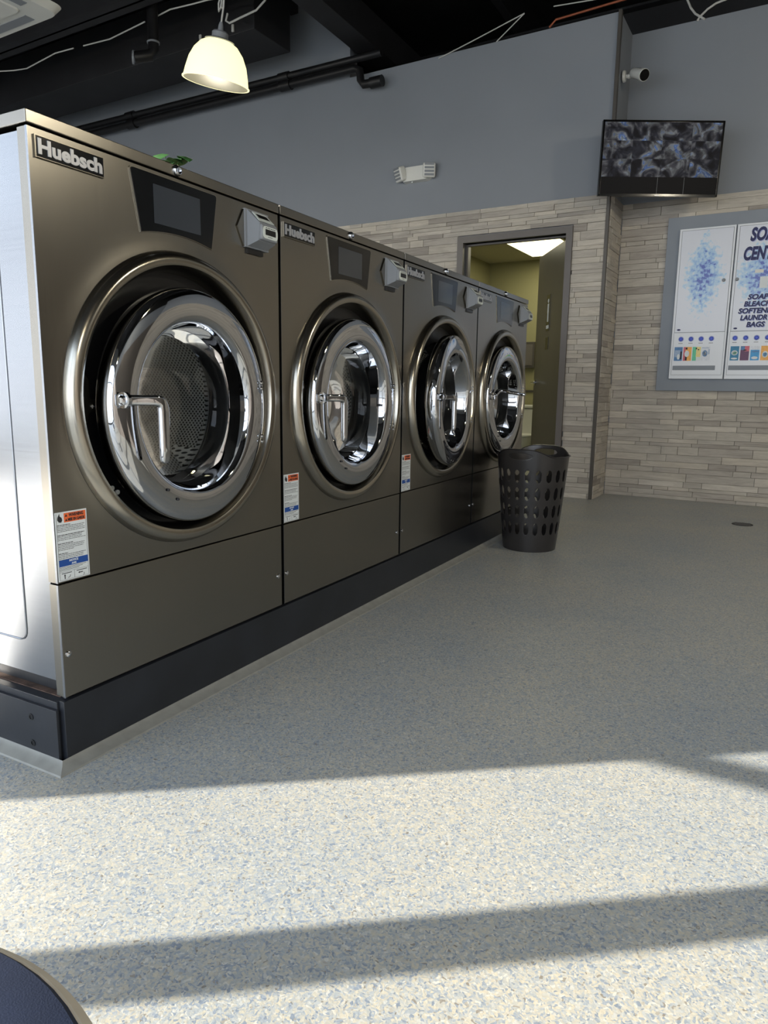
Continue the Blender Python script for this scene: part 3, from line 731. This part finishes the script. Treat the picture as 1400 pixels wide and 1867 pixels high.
for i in range(4):
    o = w0 if i == 0 else copy_tree(w0, None, ('warning_sticker',) if i == 3 else ())
    o.location = (0, Y1+i*W, ZP); tag(o, labels[i], 'washing machine', 'row of washing machines on the black plinth'); ws.append(o)
for i, o in enumerate(ws):
    dd = [c for c in o.children if c.name.split('.')[0] == 'door'][0]; dd.rotation_euler.z = angs[i]
    hh = [c for c in dd.children if c.name.split('.')[0] == 'handle'][0]; hh.rotation_euler.y = hrot[i]

# ------------------------------------------------------------------ laundry basket
def basket():
    H = .56
    def rad(z): return .150 + .053*(z/H)**.92
    rows = [.135, .235, .335, .435]; NH = 20
    def hole(th, z):
        for k, zr in enumerate(rows):
            hh = .035; hw = .27
            if abs(z-zr) < hh:
                u = (th/(2*pi)*NH - (.0 if k % 2 == 0 else .0)) % 1.0 - .5
                if abs(u) < hw*math.sqrt(max(0, 1-((z-zr)/hh)**2)): return True
        return False
    def top(th):          # two raised grip lobes
        c = abs(cos(th - radians(84)))
        return .541 + .042*(lambda q: q*q*(3-2*q))(max(0, (c-.55)/.45))
    def grip(th, z):
        c = ((th - radians(84)) / pi) % 1.0; c = min(c, 1-c)*pi
        return (c/.36)**2 + ((z-.545)/.018)**2 < 1
    n = 320; NZ = 190
    bm = bmesh.new(); g = {}
    def V(i, j, off):
        i %= n; k = (i, j, off)
        if k not in g:
            th = 2*pi*i/n; zt = top(th); z = zt*j/NZ
            r = rad(z) - off; g[k] = bm.verts.new((r*cos(th), r*sin(th), z if j else 0.0))
        return g[k]
    solid = {}
    for i in range(n):
        for j in range(NZ):
            th = 2*pi*(i+.5)/n; z = top(th)*(j+.5)/NZ
            solid[i, j] = not (hole(th, z) or grip(th, z))
    tk = .0035
    for (i, j), ok in solid.items():
        if not ok: continue
        bm.faces.new([V(i, j, 0), V(i+1, j, 0), V(i+1, j+1, 0), V(i, j+1, 0)])
        bm.faces.new([V(i, j+1, tk), V(i+1, j+1, tk), V(i+1, j, tk), V(i, j, tk)])
        for (di, dj, a, b) in ((-1, 0, (i, j), (i, j+1)), (1, 0, (i+1, j+1), (i+1, j)), (0, -1, (i+1, j), (i, j)), (0, 1, (i, j+1), (i+1, j+1))):
            q = ((i+di) % n, j+dj)
            if not solid.get(q, False):
                bm.faces.new([V(a[0], a[1], 0), V(b[0], b[1], 0), V(b[0], b[1], tk), V(a[0], a[1], tk)])
    # smooth the stair-stepped hole borders
    bv = [v for v in bm.verts if len({round(f.normal.dot(Vector((v.co.x, v.co.y, 0)).normalized()), 0) for f in v.link_faces}) > 1]
    m = MB(); m.bm.free(); m.bm = bm
    return m
bk = tag(empty('laundry_basket', (.238, 3.975, 0), 0), 'tall dark brown plastic laundry basket with rows of oval holes by the far washer', 'laundry basket')
bb = basket()
for _ in range(2): pass
bo = bb.build('basket_wall', 'basket', bk, sharp=50)
sm = bo.modifiers.new('smooth', 'SMOOTH'); sm.factor = .5; sm.iterations = 3
r = MB(); T70 = radians(84)
def btop(th):
    c = abs(cos(th - T70)); return .541 + .042*(lambda q: q*q*(3-2*q))(max(0, (c-.55)/.45))
P = [Vector(((.150+.053*(btop(2*pi*i/96)/.56)**.92+.002)*cos(2*pi*i/96), (.150+.053*(btop(2*pi*i/96)/.56)**.92+.002)*sin(2*pi*i/96), btop(2*pi*i/96))) for i in range(97)]
r.tube(P, .0055, 8, caps=False, ry=.003); r.build('rim', 'basket', bk)
MB().lathe([(.140, 0), (.149, .004), (.1505, .012), (.146, .016), (0, .016)], None, 64).build('base', 'basket', bk)

# ------------------------------------------------------------------ plant on the first washer
pp = tag(empty('potted_plant', (-.45, 1.89, ZP+1.298)), 'small leafy green plant in a pot on top of the nearest washer', 'potted plant')
MB().lathe([(.045, 0), (.06, .085), (.064, .087), (.064, .10), (.055, .10), (.05, .085), (0, .085)], None, 28).build('pot', 'pot', pp)
rl = random.Random(5)
spots = [(-.03, -.035, .185), (.0, -.01, .20), (.01, .02, .178), (-.03, .03, .195), (.02, .045, .20), (-.01, .06, .186), (.03, .0, .175), (.0, .135, .166)]
for (x, y, z) in spots:
    lf = MB(); st = [(0, 0, .085), (x*.4, y*.4, z*.8), (x, y, z)]
    lf.tube(st, .0014, 6)
    a = rl.random()*6.28; T = Matrix.Translation((x, y, z)) @ Matrix.Rotation(a, 4, 'Z') @ Matrix.Rotation(radians(rl.uniform(-10, 35)), 4, 'Y')
    N = 8; lo = []
    up = [(.062*i/N, .028*sin(pi*(i/N)**.8), .010*sin(pi*i/N)) for i in range(N+1)]
    L = [lf.bm.verts.new(T @ Vector((p[0], p[1], p[2]-.004))) for p in up]; Mi = [lf.bm.verts.new(T @ Vector((p[0], 0, p[2]))) for p in up]; Rr = [lf.bm.verts.new(T @ Vector((p[0], -p[1], p[2]-.004))) for p in up]
    for i in range(N):
        for A, B in ((L, Mi), (Mi, Rr)): lf.bm.faces.new([A[i], A[i+1], B[i+1], B[i]])
    lf.build('leaf', 'leaf', pp)

# ------------------------------------------------------------------ television on the corner
TVC = Vector((.51, 5.98, 2.625)); ya, ti = .485, .068
tr = Vector((cos(ya), sin(ya), 0)); tn = Vector((sin(ya)*cos(ti), -cos(ya)*cos(ti), -sin(ti))); tu = tn.cross(tr)
TT = Matrix((tr, -tn, tu)).transposed().to_4x4(); TT.translation = TVC       # x right, y into, z up
tv = tag(empty('television'), 'black flat television showing a grid of camera pictures above the stone corner', 'television'); tv.matrix_world = TT
w2, h2 = .45, .2625
MB().box((-w2, .0, -h2), (w2, .030, h2), .004).box((-.25, .03, -.18), (.25, .06, .14), .01).build('housing', 'black_gloss', tv)
b = MB()
for q in (((-w2, -.006, -h2), (w2, 0, -h2+.018)), ((-w2, -.006, h2-.014), (w2, 0, h2)), ((-w2, -.006, -h2), (-w2+.014, 0, h2)), ((w2-.014, -.006, -h2), (w2, 0, h2))): b.box(*q, .001)
b.build('bezel', 'black_gloss', tv)
me = bpy.data.meshes.new('screen'); x1, z0, z1 = w2-.014, -h2+.018, h2-.014
me.from_pydata([(-x1, -.0015, z0), (x1, -.0015, z0), (x1, -.0015, z1), (-x1, -.0015, z1)], [], [(0, 1, 2, 3)])
uv = me.uv_layers.new(); [setattr(uv.data[i], 'uv', p) for i, p in enumerate([(0, 0), (1, 0), (1, 1), (0, 1)])]
me.materials.append(MAT['screen']); o = bpy.data.objects.new('screen', me); C.objects.link(o); o.parent = tv
b = MB(); [b.box((x, -.0028, z0), (x+.0015, -.0018, z0+.116)) for x in (-.01, .19)]; b.build('grid_line', 'grey_plastic', tv)
MB().box((-.022, -.0068, -h2+.004), (.014, -.006, -h2+.010)).build('maker_mark', 'silver', tv)
b = MB(); b.box((-.06, .06, -.1), (.06, .075, .1)); b.tube([(0, .07, 0), (.12, .20, .0), (.20, .36, 0)], .018, 10)
b.build('wall_bracket', 'black_paint', tv)

# ------------------------------------------------------------------ security camera on the return wall
sc = tag(empty('security_camera'), 'white bullet security camera with a black face above the television', 'security camera')
SC = WT @ Vector((.014, .14, 3.335)); sc.location = SC
MB().lathe([(.042, 0), (.042, .012), (.036, .02), (0, .02)], XF, 28).build('wall_base', 'white_plastic', sc)
MB().tube([(.015, 0, 0), (.045, -.004, -.006), (.065, -.01, .004), (.078, -.02, .004)], .013, 12).ball((.045, -.004, -.006), .018).build('bracket', 'white_plastic', sc)
dv = Vector((.62, -.62, -.42)).normalized(); p0 = Vector((.075, -.012, .01)); Q = dv.to_track_quat('Z', 'Y').to_matrix().to_4x4(); Q.translation = p0
MB().lathe([(.0, -.01), (.026, -.008), (.036, .01), (.038, .12), (.043, .125), (.043, .165), (.040, .166)], Q, 32).build('body', 'white_plastic', sc)
MB().lathe([(.040, .1662), (.038, .170), (0, .171)], Q, 32).build('lens_face', 'black_gloss', sc)
tg = MB(); tg.box((-.014, -.0385, .03), (.014, -.0375, .085), T=Q @ Matrix.Rotation(radians(150), 4, 'Z')); tg.build('info_label', 'grey_plastic', sc)

# ------------------------------------------------------------------ emergency light
el_ = tag(empty('emergency_light'), 'white two-headed emergency light high on the grey wall', 'emergency light')
el_.matrix_world = WT @ Matrix.Translation((-1.72, 0, 2.80))
b = MB(); P = rounded([(-.15, -.04), (-.12, -.062), (.12, -.062), (.15, -.04), (.15, .05), (.12, .07), (-.12, .07), (-.15, .05)], .01)
b.hull([(p[0], 0, p[1]) for p in P], [(p[0]*.93, -.055, p[1]*.9) for p in P]); b.build('housing', 'white_plastic', el_)
for s_, rz in ((-1, -28), (1, 30)):
    T = Matrix.Translation((s_*.145, -.055, .012)) @ Matrix.Rotation(radians(rz), 4, 'Z') @ Matrix.Rotation(radians(18), 4, 'X')
    hd = MB().box((-.055, -.035, -.06), (.055, .03, .06), .014, 3, T=T).build('lamp_head', 'white_plastic', el_)
    a = MB(); [a.box((-.042, -.0385, -.042+.028*k), (.042, -.0352, -.024+.028*k), .001, T=T) for k in range(4)]; a.build('lens', 'grey_plastic', hd)
MB().lathe([(.006, 0), (.006, .004), (0, .005)], Matrix.Translation((-.03, -.04, -.065)) @ Matrix.Rotation(radians(90), 4, 'X'), 12).build('test_button', 'pale_plastic', el_)

# ------------------------------------------------------------------ soap centre
WS = WT @ Matrix.Translation((0, .42, 0))
tag(MB().box((.395, -.045, .916), (1.83, -.005, 2.292), .002).build('backing_board', 'soap_grey', T=WS), 'grey painted board framing the white soap vending cabinets', 'wall board')
def vend(t0, t1, name_label, left):
    v = tag(empty('soap_vending_machine'), name_label, 'vending machine', 'soap vending cabinets on the grey board'); v.matrix_world = WS @ Matrix.Translation((t0, -.045, 1.013))
    wd = t1-t0; H = 1.177
    MB().box((0, -.030, 0), (wd, -.0005, H), .003).build('cabinet', 'white_metal', v)
    d = MB().box((.020, -.0355, .372), (wd-.016, -.0305, H-.018), .001)
    d = d.build('door', splash_mat('bubble_print_' + ('a' if left else 'b'), wd*.5, .80 if left else .78, wd*.36 if left else wd*.47, .32 if left else .26), v)
    g = MB()
    for q in (((.0165, -.0312, .369), (.0195, -.0302, H-.015)), ((wd-.0155, -.0312, .369), (wd-.0125, -.0302, H-.015)), ((.0165, -.0312, .3685), (wd-.0125, -.0302, .3715)), ((.0165, -.0312, H-.0175), (wd-.0125, -.0302, H-.0145)),
              ((.015, -.0312, .030), (wd-.012, -.0302, .0325)), ((.015, -.0312, .03), (.0172, -.0302, .37)), ((wd-.0142, -.0312, .03), (wd-.012, -.0302, .37))): g.box(*q)
    g.build('panel_gap', 'grey_plastic', v)
    kx = wd-.055 if left else .030
    MB().lathe([(.013, 0), (.013, .006), (.008, .010), (0, .010)], Matrix.Translation((kx, -.0355, .765)) @ Matrix.Rotation(radians(90), 4, 'X'), 20).build('lock', 'grey_plastic', d)
    MB().lathe([(.014, 0), (.014, .001), (0, .001)], Matrix.Translation((.05, -.0356, .392)) @ Matrix.Diagonal((1, 1, .5, 1)) @ Matrix.Rotation(radians(90), 4, 'X'), 16).build('logo', 'navy', d)
    TX = Matrix(((1,0,0,0),(0,0,-1,0),(0,1,0,0),(0,0,0,1)))
    n = 4
    for k in range(n):
        bx = .073 + .076*k if left else .055+.076*k
        o = MB().lathe([(.0145, 0), (.0145, .005), (.011, .008), (0, .008)], Matrix.Translation((bx, -.0305, .318)) @ Matrix.Rotation(radians(90), 4, 'X'), 20).build('button', 'blue', v)
        MB().lathe([(.021, 0), (.021, .0008), (0, .0008)], Matrix.Translation((bx, -.0303, .318)) @ Matrix.Rotation(radians(90), 4, 'X'), 20).build('button_ring', 'lilac', o)
        a = MB(); [a.box((bx-.016+.008*i, -.0311, .282), (bx-.011+.008*i, -.0303, .287)) for i in range(4)]; a.build('price_label', 'dark', v)
    sl_ = MB().box((.025, -.0312, .070), (wd-.062 if left else wd-.03, -.0302, .106)); sl_.build('dispenser_slot', 'soap_grey', v)
    return v, d, TX, wd
v1, d1, TX, wd = vend(.495, .903, 'left white soap vending cabinet, its bubble-printed door without lettering', True)
def pic(v, x0, col, shapes):
    p = MB().box((x0, -.0318, .145), (x0+.062, -.0303, .255)).build('product_picture', col, v)
    for mat, q in shapes:
        a = MB()
        for (u0, z0, u1, z1, kind) in q:
            if kind == 'b': a.box((x0+u0, -.0326, .145+z0), (x0+u1, -.0318, .145+z1))
            else: a.lathe([(1, 0), (1, .0009), (0, .0009)], Matrix.Translation((x0+(u0+u1)/2, -.0318, .145+(z0+z1)/2)) @ Matrix.Diagonal(((u1-u0)/2, 1, (z1-z0)/2, 1)) @ Matrix.Rotation(radians(90), 4, 'X'), 20)
        a.build('picture_print', mat, p)
for nme, rgb in dict(p_blue=(72, 120, 170), p_grey=(150, 170, 196), p_orange=(236, 170, 74), p_green=(92, 192, 150), p_yellow=(232, 214, 140), p_white=(212, 216, 224), p_teal=(30, 120, 160), p_maroon=(92, 44, 84), p_pink=(200, 96, 110), p_sky=(52, 150, 208)).items(): MAT[nme] = simple(nme, rgb, .4, 0, .12, 60)
pic(v1, .030, 'p_blue', [('p_grey', [(.004, .03, .045, .085, 'b')]), ('paper', [(.022, .01, .044, .055, 'o')]), ('dark', [(.046, .012, .058, .075, 'b')])])
pic(v1, .099, 'p_orange', [('p_pink', [(.0, .0, .016, .11, 'b')]), ('paper', [(.010, .03, .045, .082, 'o')]), ('dark', [(.014, .002, .03, .036, 'b'), (.026, .045, .04, .052, 'b'), (.028, .060, .042, .067, 'b'), (.016, .09, .03, .106, 'b')])])
pic(v1, .168, 'p_green', [('p_yellow', [(.028, .03, .062, .11, 'b')]), ('dark', [(.022, .090, .034, .104, 'o'), (.038, .083, .050, .093, 'o')]), ('paper', [(.03, .0, .062, .03, 'b')])])
pic(v1, .237, 'p_white', [('p_blue', [(.006, .032, .044, .082, 'o')]), ('paper', [(.012, .040, .038, .074, 'o')]), ('p_grey', [(.002, .098, .05, .103, 'b'), (.050, .05, .058, .09, 'b')])])
v2, d2, TX, wd = vend(.912, 1.318, 'right white soap vending cabinet with navy SOAP CENTER lettering', False)
def ptxt(parent, txt, size, x, z, width, mat='navy', mat2='lilac', shear=.18, align='CENTER'):
    TT2 = Matrix.Translation((x, -.0362, z)) @ TX
    a = MB(); a.text(txt, size, Matrix.Translation((.005, .0004, -.005)) @ TT2, .0002, size*.045, shear, width, align); a.build('lettering_shadow', mat2, parent)
    a = MB(); a.text(txt, size, TT2, .0002, size*.045, shear, width, align); a.build('lettering', mat, parent)
ptxt(d2, 'SOAP', .13, .203, 1.048, .215); ptxt(d2, 'CENTER', .13, .203, .908, .285)
for t_, z_, w_ in (('SOAP', .610, .145), ('BLEACH', .558, .19), ('SOFTENER', .506, .262), ('LAUNDRY', .454, .225), ('BAGS', .402, .13)): ptxt(d2, t_, .052, .190, z_, w_)
MB().box((.150, -.0372, .600+.205), (.210, -.0357, .625+.205)).build('sticker', 'white_plastic', d2)
MB().box((.190, -.0376, .60+.09), (.245, -.0357, .60+.175)).build('price_card', 'paper', d2)
pic(v2, .030, 'p_teal', [('paper', [(.008, .04, .054, .078, 'o')]), ('p_green', [(.014, .046, .048, .07, 'o')]), ('paper', [(.008, .008, .054, .022, 'o')])])
pic(v2, .102, 'p_maroon', [('p_pink', [(.03, .07, .062, .11, 'b')]), ('p_blue', [(.0, .08, .03, .108, 'b')]), ('dark', [(.02, .074, .044, .084, 'o')])])
pic(v2, .174, 'p_sky', [('p_white', [(.0, .08, .062, .11, 'b')]), ('p_blue', [(.01, .062, .058, .072, 'b')]), ('paper', [(.008, .008, .054, .03, 'o')])])
pic(v2, .246, 'p_orange', [('paper', [(.01, .02, .05, .07, 'o')]), ('p_sky', [(.016, .028, .044, .060, 'o')])])

# ------------------------------------------------------------------ floor drain
fd = tag(empty('floor_drain', (1.31, 5.47, 0)), 'small dark slotted drain grate in the grey floor by the stone wall', 'floor drain')
MB().lathe([(.068, 0), (.068, .002), (.060, .003), (.060, .0), ], None, 32, close=True).build('rim', 'dark', fd)
MB().lathe([(.060, .0005), (.060, .0015), (0, .0015)], None, 32).build('pit', 'rubber', fd)
b = MB(); [b.box((-.05, -.052+k*.017, .0015), (.05, -.047+k*.017, .003)) for k in range(7)]; b.build('grate', 'bronze', fd)

# ------------------------------------------------------------------ overhead: beams, pipes, cables
def over(name, mb, mat, label, cat, group=None): return tag(mb.build(name, mat), label, cat, group)
sl_ = -.0347
def along(y, x0, x1, z0, z1, dy, name, label, cat='beam', flange=0):
    m = MB(); T = Matrix.Translation((0, y, 0)) @ Matrix.Rotation(sl_, 4, 'Z')
    if flange:
        m.box((x0, dy/2-.01, z0), (x1, dy/2+.01, z1)); m.box((x0, 0, z0), (x1, dy, z0+.02)); m.box((x0, 0, z1-.02), (x1, dy, z1))
    else: m.box((x0, 0, z0), (x1, dy, z1), .01)
    o = tag(m.build(name, 'beam', T=T), label, cat, 'black overhead steelwork'); return o
along(5.20, -7.4, -2.75, 3.9, 4.35, .50, 'ceiling_duct', 'wide black duct running overhead in front of the grey wall', 'duct')
along(4.42, -7.4, 4.6, 3.95, 4.30, .16, 'ceiling_beam', 'black steel beam overhead beside the white cassette unit', flange=1)
along(3.0, -7.4, 4.6, 4.1, 4.45, .16, 'ceiling_beam', 'black steel beam overhead above the washers', flange=1)
along(7.4, -7.4, 4.6, 4.0, 4.4, .2, 'ceiling_beam', 'black steel beam overhead behind the grey wall', flange=1)
def cross(x, y0, y1_, z0, z1, dx, label):
    m = MB(); m.box((x, y0, z0), (x+dx, y1_, z1), .006); return tag(m.build('roof_joist', 'beam'), label, 'joist', 'black roof joists')
cross(-2.24, 2.0, 7.6, 3.93, 4.2, .22, 'thick black joist overhead, to the right of the lit pendant lamp')
for k, x in enumerate((-5.9, -4.9, -3.9, -3.0, -1.2, -.2, .8, 1.8)):
    cross(x, .5, 9.4, 4.42, 4.74, .09, 'narrow black joist under the roof deck')
def pipe(name, pts, r, mat, label, cat, group=None, n=12): return over(name, MB().tube(pts, r, n), mat, label, cat, group)
wp = lambda t, n, z: tuple(WT @ Vector((t, n, z)))
p1 = tag(MB().tube([wp(-6.6, -.10, 3.865), wp(-2.05, -.10, 3.84)], .032, 14).build('wall_pipe', 'pipe'), 'upper of the two black pipes along the top of the grey wall', 'pipe', 'black pipes along the wall')
p2 = tag(MB().tube([wp(-6.6, -.10, 3.775), wp(-2.33, -.10, 3.765), wp(-2.28, -.10, 3.74), wp(-2.27, -.10, 3.66), wp(-2.24, -.10, 3.615), wp(-2.06, -.09, 3.61)], .036, 14).build('wall_pipe', 'pipe'), 'lower black pipe along the grey wall, ending in an elbow', 'pipe', 'black pipes along the wall')
for (t_, z_) in ((-3.14, 3.845), (-5.3, 3.86)):
    MB().tube([wp(t_-.06, -.10, z_), wp(t_+.06, -.10, z_)], .043, 14).build('coupling', 'pipe', p1)
for (t_, z_) in ((-3.12, 3.768), (-5.28, 3.77), (-2.10, 3.61)):
    MB().tube([wp(t_-.06, -.10, z_), wp(t_+.06, -.10, z_)], .048, 14).build('coupling', 'pipe', p2)
# drain stub with pale rings hanging from the beam
sp_ = tag(empty('sprinkler_pipe', (-3.42, 4.80, 3.62)), 'short black pipe elbow with pale rings hanging left of the lit lamp', 'pipe')
MB().tube([(0, 0, .45), (0, 0, .05), (-.01, -.03, 0), (-.10, -.12, -.03)], .045, 14).build('elbow', 'pipe', sp_)
for T in (Matrix.Translation((0, 0, .10)), Matrix.Translation((-.10, -.12, -.03)) @ Matrix.Rotation(radians(40), 4, 'Z') @ Matrix.Rotation(radians(-85), 4, 'Y')):
    MB().lathe([(.046, 0), (.052, 0), (.052, .014), (.046, .014)], T, 24, close=True).build('ring', 'grey_plastic', sp_)
# white cable threading the beam
for k, P in enumerate(([(-5.62, 4.92), (-5.48, 4.97), (-5.32, 5.0), (-4.78, 4.91), (-4.54, 4.92)], [(-4.42, 4.93), (-4.1, 4.95), (-3.77, 4.90), (-3.58, 4.87)], [(-3.47, 4.86), (-3.24, 4.82), (-3.02, 4.84), (-2.86, 4.85), (-2.6, 4.9)])):
    pipe('ceiling_cable', [(x, y, 3.95) for x, y in P], .0055, 'cable', ['left length of white cable along the black ceiling, by the cassette unit', 'middle length of white cable along the black ceiling', 'right length of white cable along the black ceiling, ending near the lamp cord'][k], 'cable', 'white ceiling cables', 8)
pipe('ceiling_cable', [(-2.40, 4.98, 4.0), (-2.45, 5.06, 3.95), (-2.61, 5.15, 3.95), (-2.80, 5.17, 3.94), (-2.92, 5.18, 3.93), (-2.95, 5.17, 3.95), (-2.89, 5.12, 3.97)], .008, 'cable', 'hanging loop of white cable right of the lit pendant lamp', 'cable', 'white ceiling cables', 8)
pipe('copper_line', [wp(-.55, -.02, 3.745), wp(-.5, -.02, 3.79), wp(-.13, -.03, 3.80), wp(.13, -.03, 3.81), wp(.5, .1, 3.95)], .009, 'copper', 'copper line rising over the wall top near the bronze corner trim', 'pipe')
for k, (P, l) in enumerate((([(-1.53, -.01, 3.72), (-1.22, -.01, 3.79), (-.77, 0, 3.905)], 'thin grey wire sloping up over the grey wall top'), ([(-1.0, -.01, 3.74), (-.77, 0, 3.905)], 'shorter thin grey wire joining the sloping one at its top'),
                            ([(-.53, 0, 3.90), (-.06, 0, 3.86), (.2, 0, 3.86)], 'thin grey wire above the copper line'))):
    pipe('ceiling_wire', [wp(*p) for p in P], .0045, 'cable', l, 'wire', 'thin ceiling wires', 6)
w2p = lambda t, z: wp(t, .41, z)
pipe('ceiling_cable', [w2p(.38, 3.98), w2p(.399, 3.907), w2p(.43, 3.84), w2p(.467, 3.79), w2p(.539, 3.735)], .008, 'cable', 'white cable dropping from the left behind the right wall top', 'cable', 'white ceiling cables', 8)
pipe('ceiling_cable', [w2p(.485, 3.735), w2p(.50, 3.76), w2p(.552, 3.802), w2p(.61, 3.83), w2p(.683, 3.842), w2p(.8, 3.86)], .008, 'cable', 'white cable arching to the right from behind the right wall top', 'cable', 'white ceiling cables', 8)
for (x, y, z, l) in ((-2.98, 5.297, 3.95, 'small pale cable clip on the duct right of the lamp cord'), (-3.36, 5.31, 3.95, 'small pale cable clip on the duct left of the lamp cord')):
    tag(MB().box((x-.012, y-.01, z-.03), (x+.012, y+.005, z+.03), .004).build('cable_clip', 'cable'), l, 'clip', 'cable clips')

# cassette air unit
ac = tag(empty('air_conditioner', (-3.42, 3.08, 3.30), radians(-2)), 'white ceiling cassette air conditioner at the upper left', 'air conditioner')
P = rounded([(-.48, -.48), (.48, -.48), (.48, .48), (-.48, .48)], .09, 8)
MB().hull([(p[0], p[1], .045) for p in P], [(p[0]*.93, p[1]*.93, 0) for p in P]).build('fascia', 'white_plastic', ac)
MB().box((-.40, -.40, .046), (.40, .40, .30), .01).build('casing', 'beam', ac)
P2 = rounded([(-.29, -.29), (.29, -.29), (.29, .29), (-.29, .29)], .05, 6)
MB().hull([(p[0], p[1], -.001) for p in P2], [(p[0]*.97, p[1]*.97, -.010) for p in P2]).build('intake_grille', 'white_plastic', ac)
for k in range(4):
    T = Matrix.Rotation(k*pi/2, 4, 'Z')
    MB().box((-.25, -.405, -.004), (.25, -.335, .002), .002, T=T).build('louvre', 'grey_plastic', ac)
for (x, y) in ((-.38, -.38), (.38, -.38), (.38, .38), (-.38, .38)):
    MB().tube([(x, y, .28), (x, y, 1.44)], .006, 6).build('hanger_rod', 'beam', ac)

# ------------------------------------------------------------------ pendant lamps
def pendant(loc, label, tilt=(0, 0)):
    p = tag(empty('pendant_lamp', loc), label, 'pendant lamp'); p.rotation_euler = (tilt[0], tilt[1], 0)
    R_, H_ = .225, .26
    out = [(.06, H_), (.085, H_-.005), (.125, H_-.025), (.165, H_-.07), (.195, H_-.13), (.213, H_-.20), (.222, .012)]
    MB().lathe([(.086, H_-.004), (.125, H_-.025), (.165, H_-.07), (.195, H_-.13), (.213, H_-.20), (.222, .012), (.230, .006), (.230, 0), (.220, 0)], None, 64, caps=False).build('shade', 'lamp_shade', p)
    MB().lathe([(.085, H_-.012), (.122, H_-.032), (.160, H_-.076), (.189, H_-.134), (.207, H_-.20), (.216, .010), (.2195, .001)], None, 64, caps=False).build('reflector', 'lamp_inside', p)
    MB().lathe([(.090, H_-.006), (.100, H_-.002), (.07, H_+.010), (.055, H_+.012), (.055, H_+.045), (.045, H_+.055), (.02, H_+.058), (.016, H_+.09), (.010, H_+.11), (0, H_+.11)], None, 32).build('gear_cap', 'grey_plastic', p)
    c = MB(); c.tube([(0, 0, H_+.10), (.008, 0, H_+.20), (.0, .0, H_+.34), (.004, 0, H_+.50), (-.004, 0, 4.72-loc[2])], .006, 8)
    for s_ in (0, .012):
        c.tube([(-.01-s_, s_, H_+.33), (-.035-s_, s_, H_+.40), (-.045-s_, s_, H_+.46), (-.03-s_, s_, H_+.51), (-.012, s_, H_+.46), (-.014, s_, H_+.38), (-.02-s_, s_, H_+.28), (-.038-s_, s_, H_+.22), (-.03-s_, s_, H_+.175), (-.014, s_, H_+.20), (-.012-s_, s_, H_+.30)], .0055, 8)
    c.build('cord', 'cable', p)
    return p
pendant((-2.20, 4.16, 2.98), 'lit dome pendant lamp with a ribbed glowing shade above the washers', (radians(4), radians(13)))
def lamp(loc, e, r=.08):
    l = bpy.data.lights.new('lamp_bulb', 'POINT'); l.energy = e; l.color = (1, .90, .70); l.shadow_soft_size = r
    o = bpy.data.objects.new('lamp_bulb', l); o.location = loc; C.objects.link(o)
lamp((-2.20, 4.16, 3.02), 14)
for (x, y) in ((3.4, 3.4), (3.3, -.6), (-5.4, 1.4)):  # out-of-view pendants and bulbs added to light the room and its reflections
    pendant((x, y, 3.0), 'added unseen dome pendant lamp lighting the open floor of the laundromat')['group'] = 'added pendant lamps out of view'; lamp((x, y, 2.95), 90)
l = bpy.data.lights.new('panel_glow', 'AREA'); l.shape = 'RECTANGLE'; l.size = .5; l.size_y = 1.0; l.energy = 9; l.color = (1, .95, .74)
o = bpy.data.objects.new('panel_glow', l); C.objects.link(o); o.matrix_world = LP @ Matrix.Translation((0, 0, -.02))

# ------------------------------------------------------------------ seat in the near corner
st = tag(empty('stool', (.9375, .0407, 0)), 'round navy padded seat with a pale edge band at the lower left', 'seat')
SR = .259
MB().lathe([(0, 0.430), (SR-.012, 0.430), (SR-.003, 0.438), (SR-.002, 0.455), (SR-.012, 0.467), (SR-.05, 0.476), (SR-.1, 0.480), (0, 0.482)], None, 72).build('cushion', 'navy_fabric', st)
MB().lathe([(SR-.024, .430), (SR+.001, .430), (SR+.004, .442), (SR+.002, .454), (SR-.006, .462), (SR-.014, .463), (SR-.020, .458)], None, 96, close=True).build('edge_band', 'pale_fabric', st)
MB().lathe([(.19, 0.410), (.19, 0.428), (0, 0.428)], None, 32).build('seat_plate', 'black_paint', st)
for k in range(4):
    a = pi/4 + k*pi/2; MB().tube([(.15*cos(a), .15*sin(a), .415), (.21*cos(a), .21*sin(a), .0)], .012, 10).build('leg', 'black_paint', st)
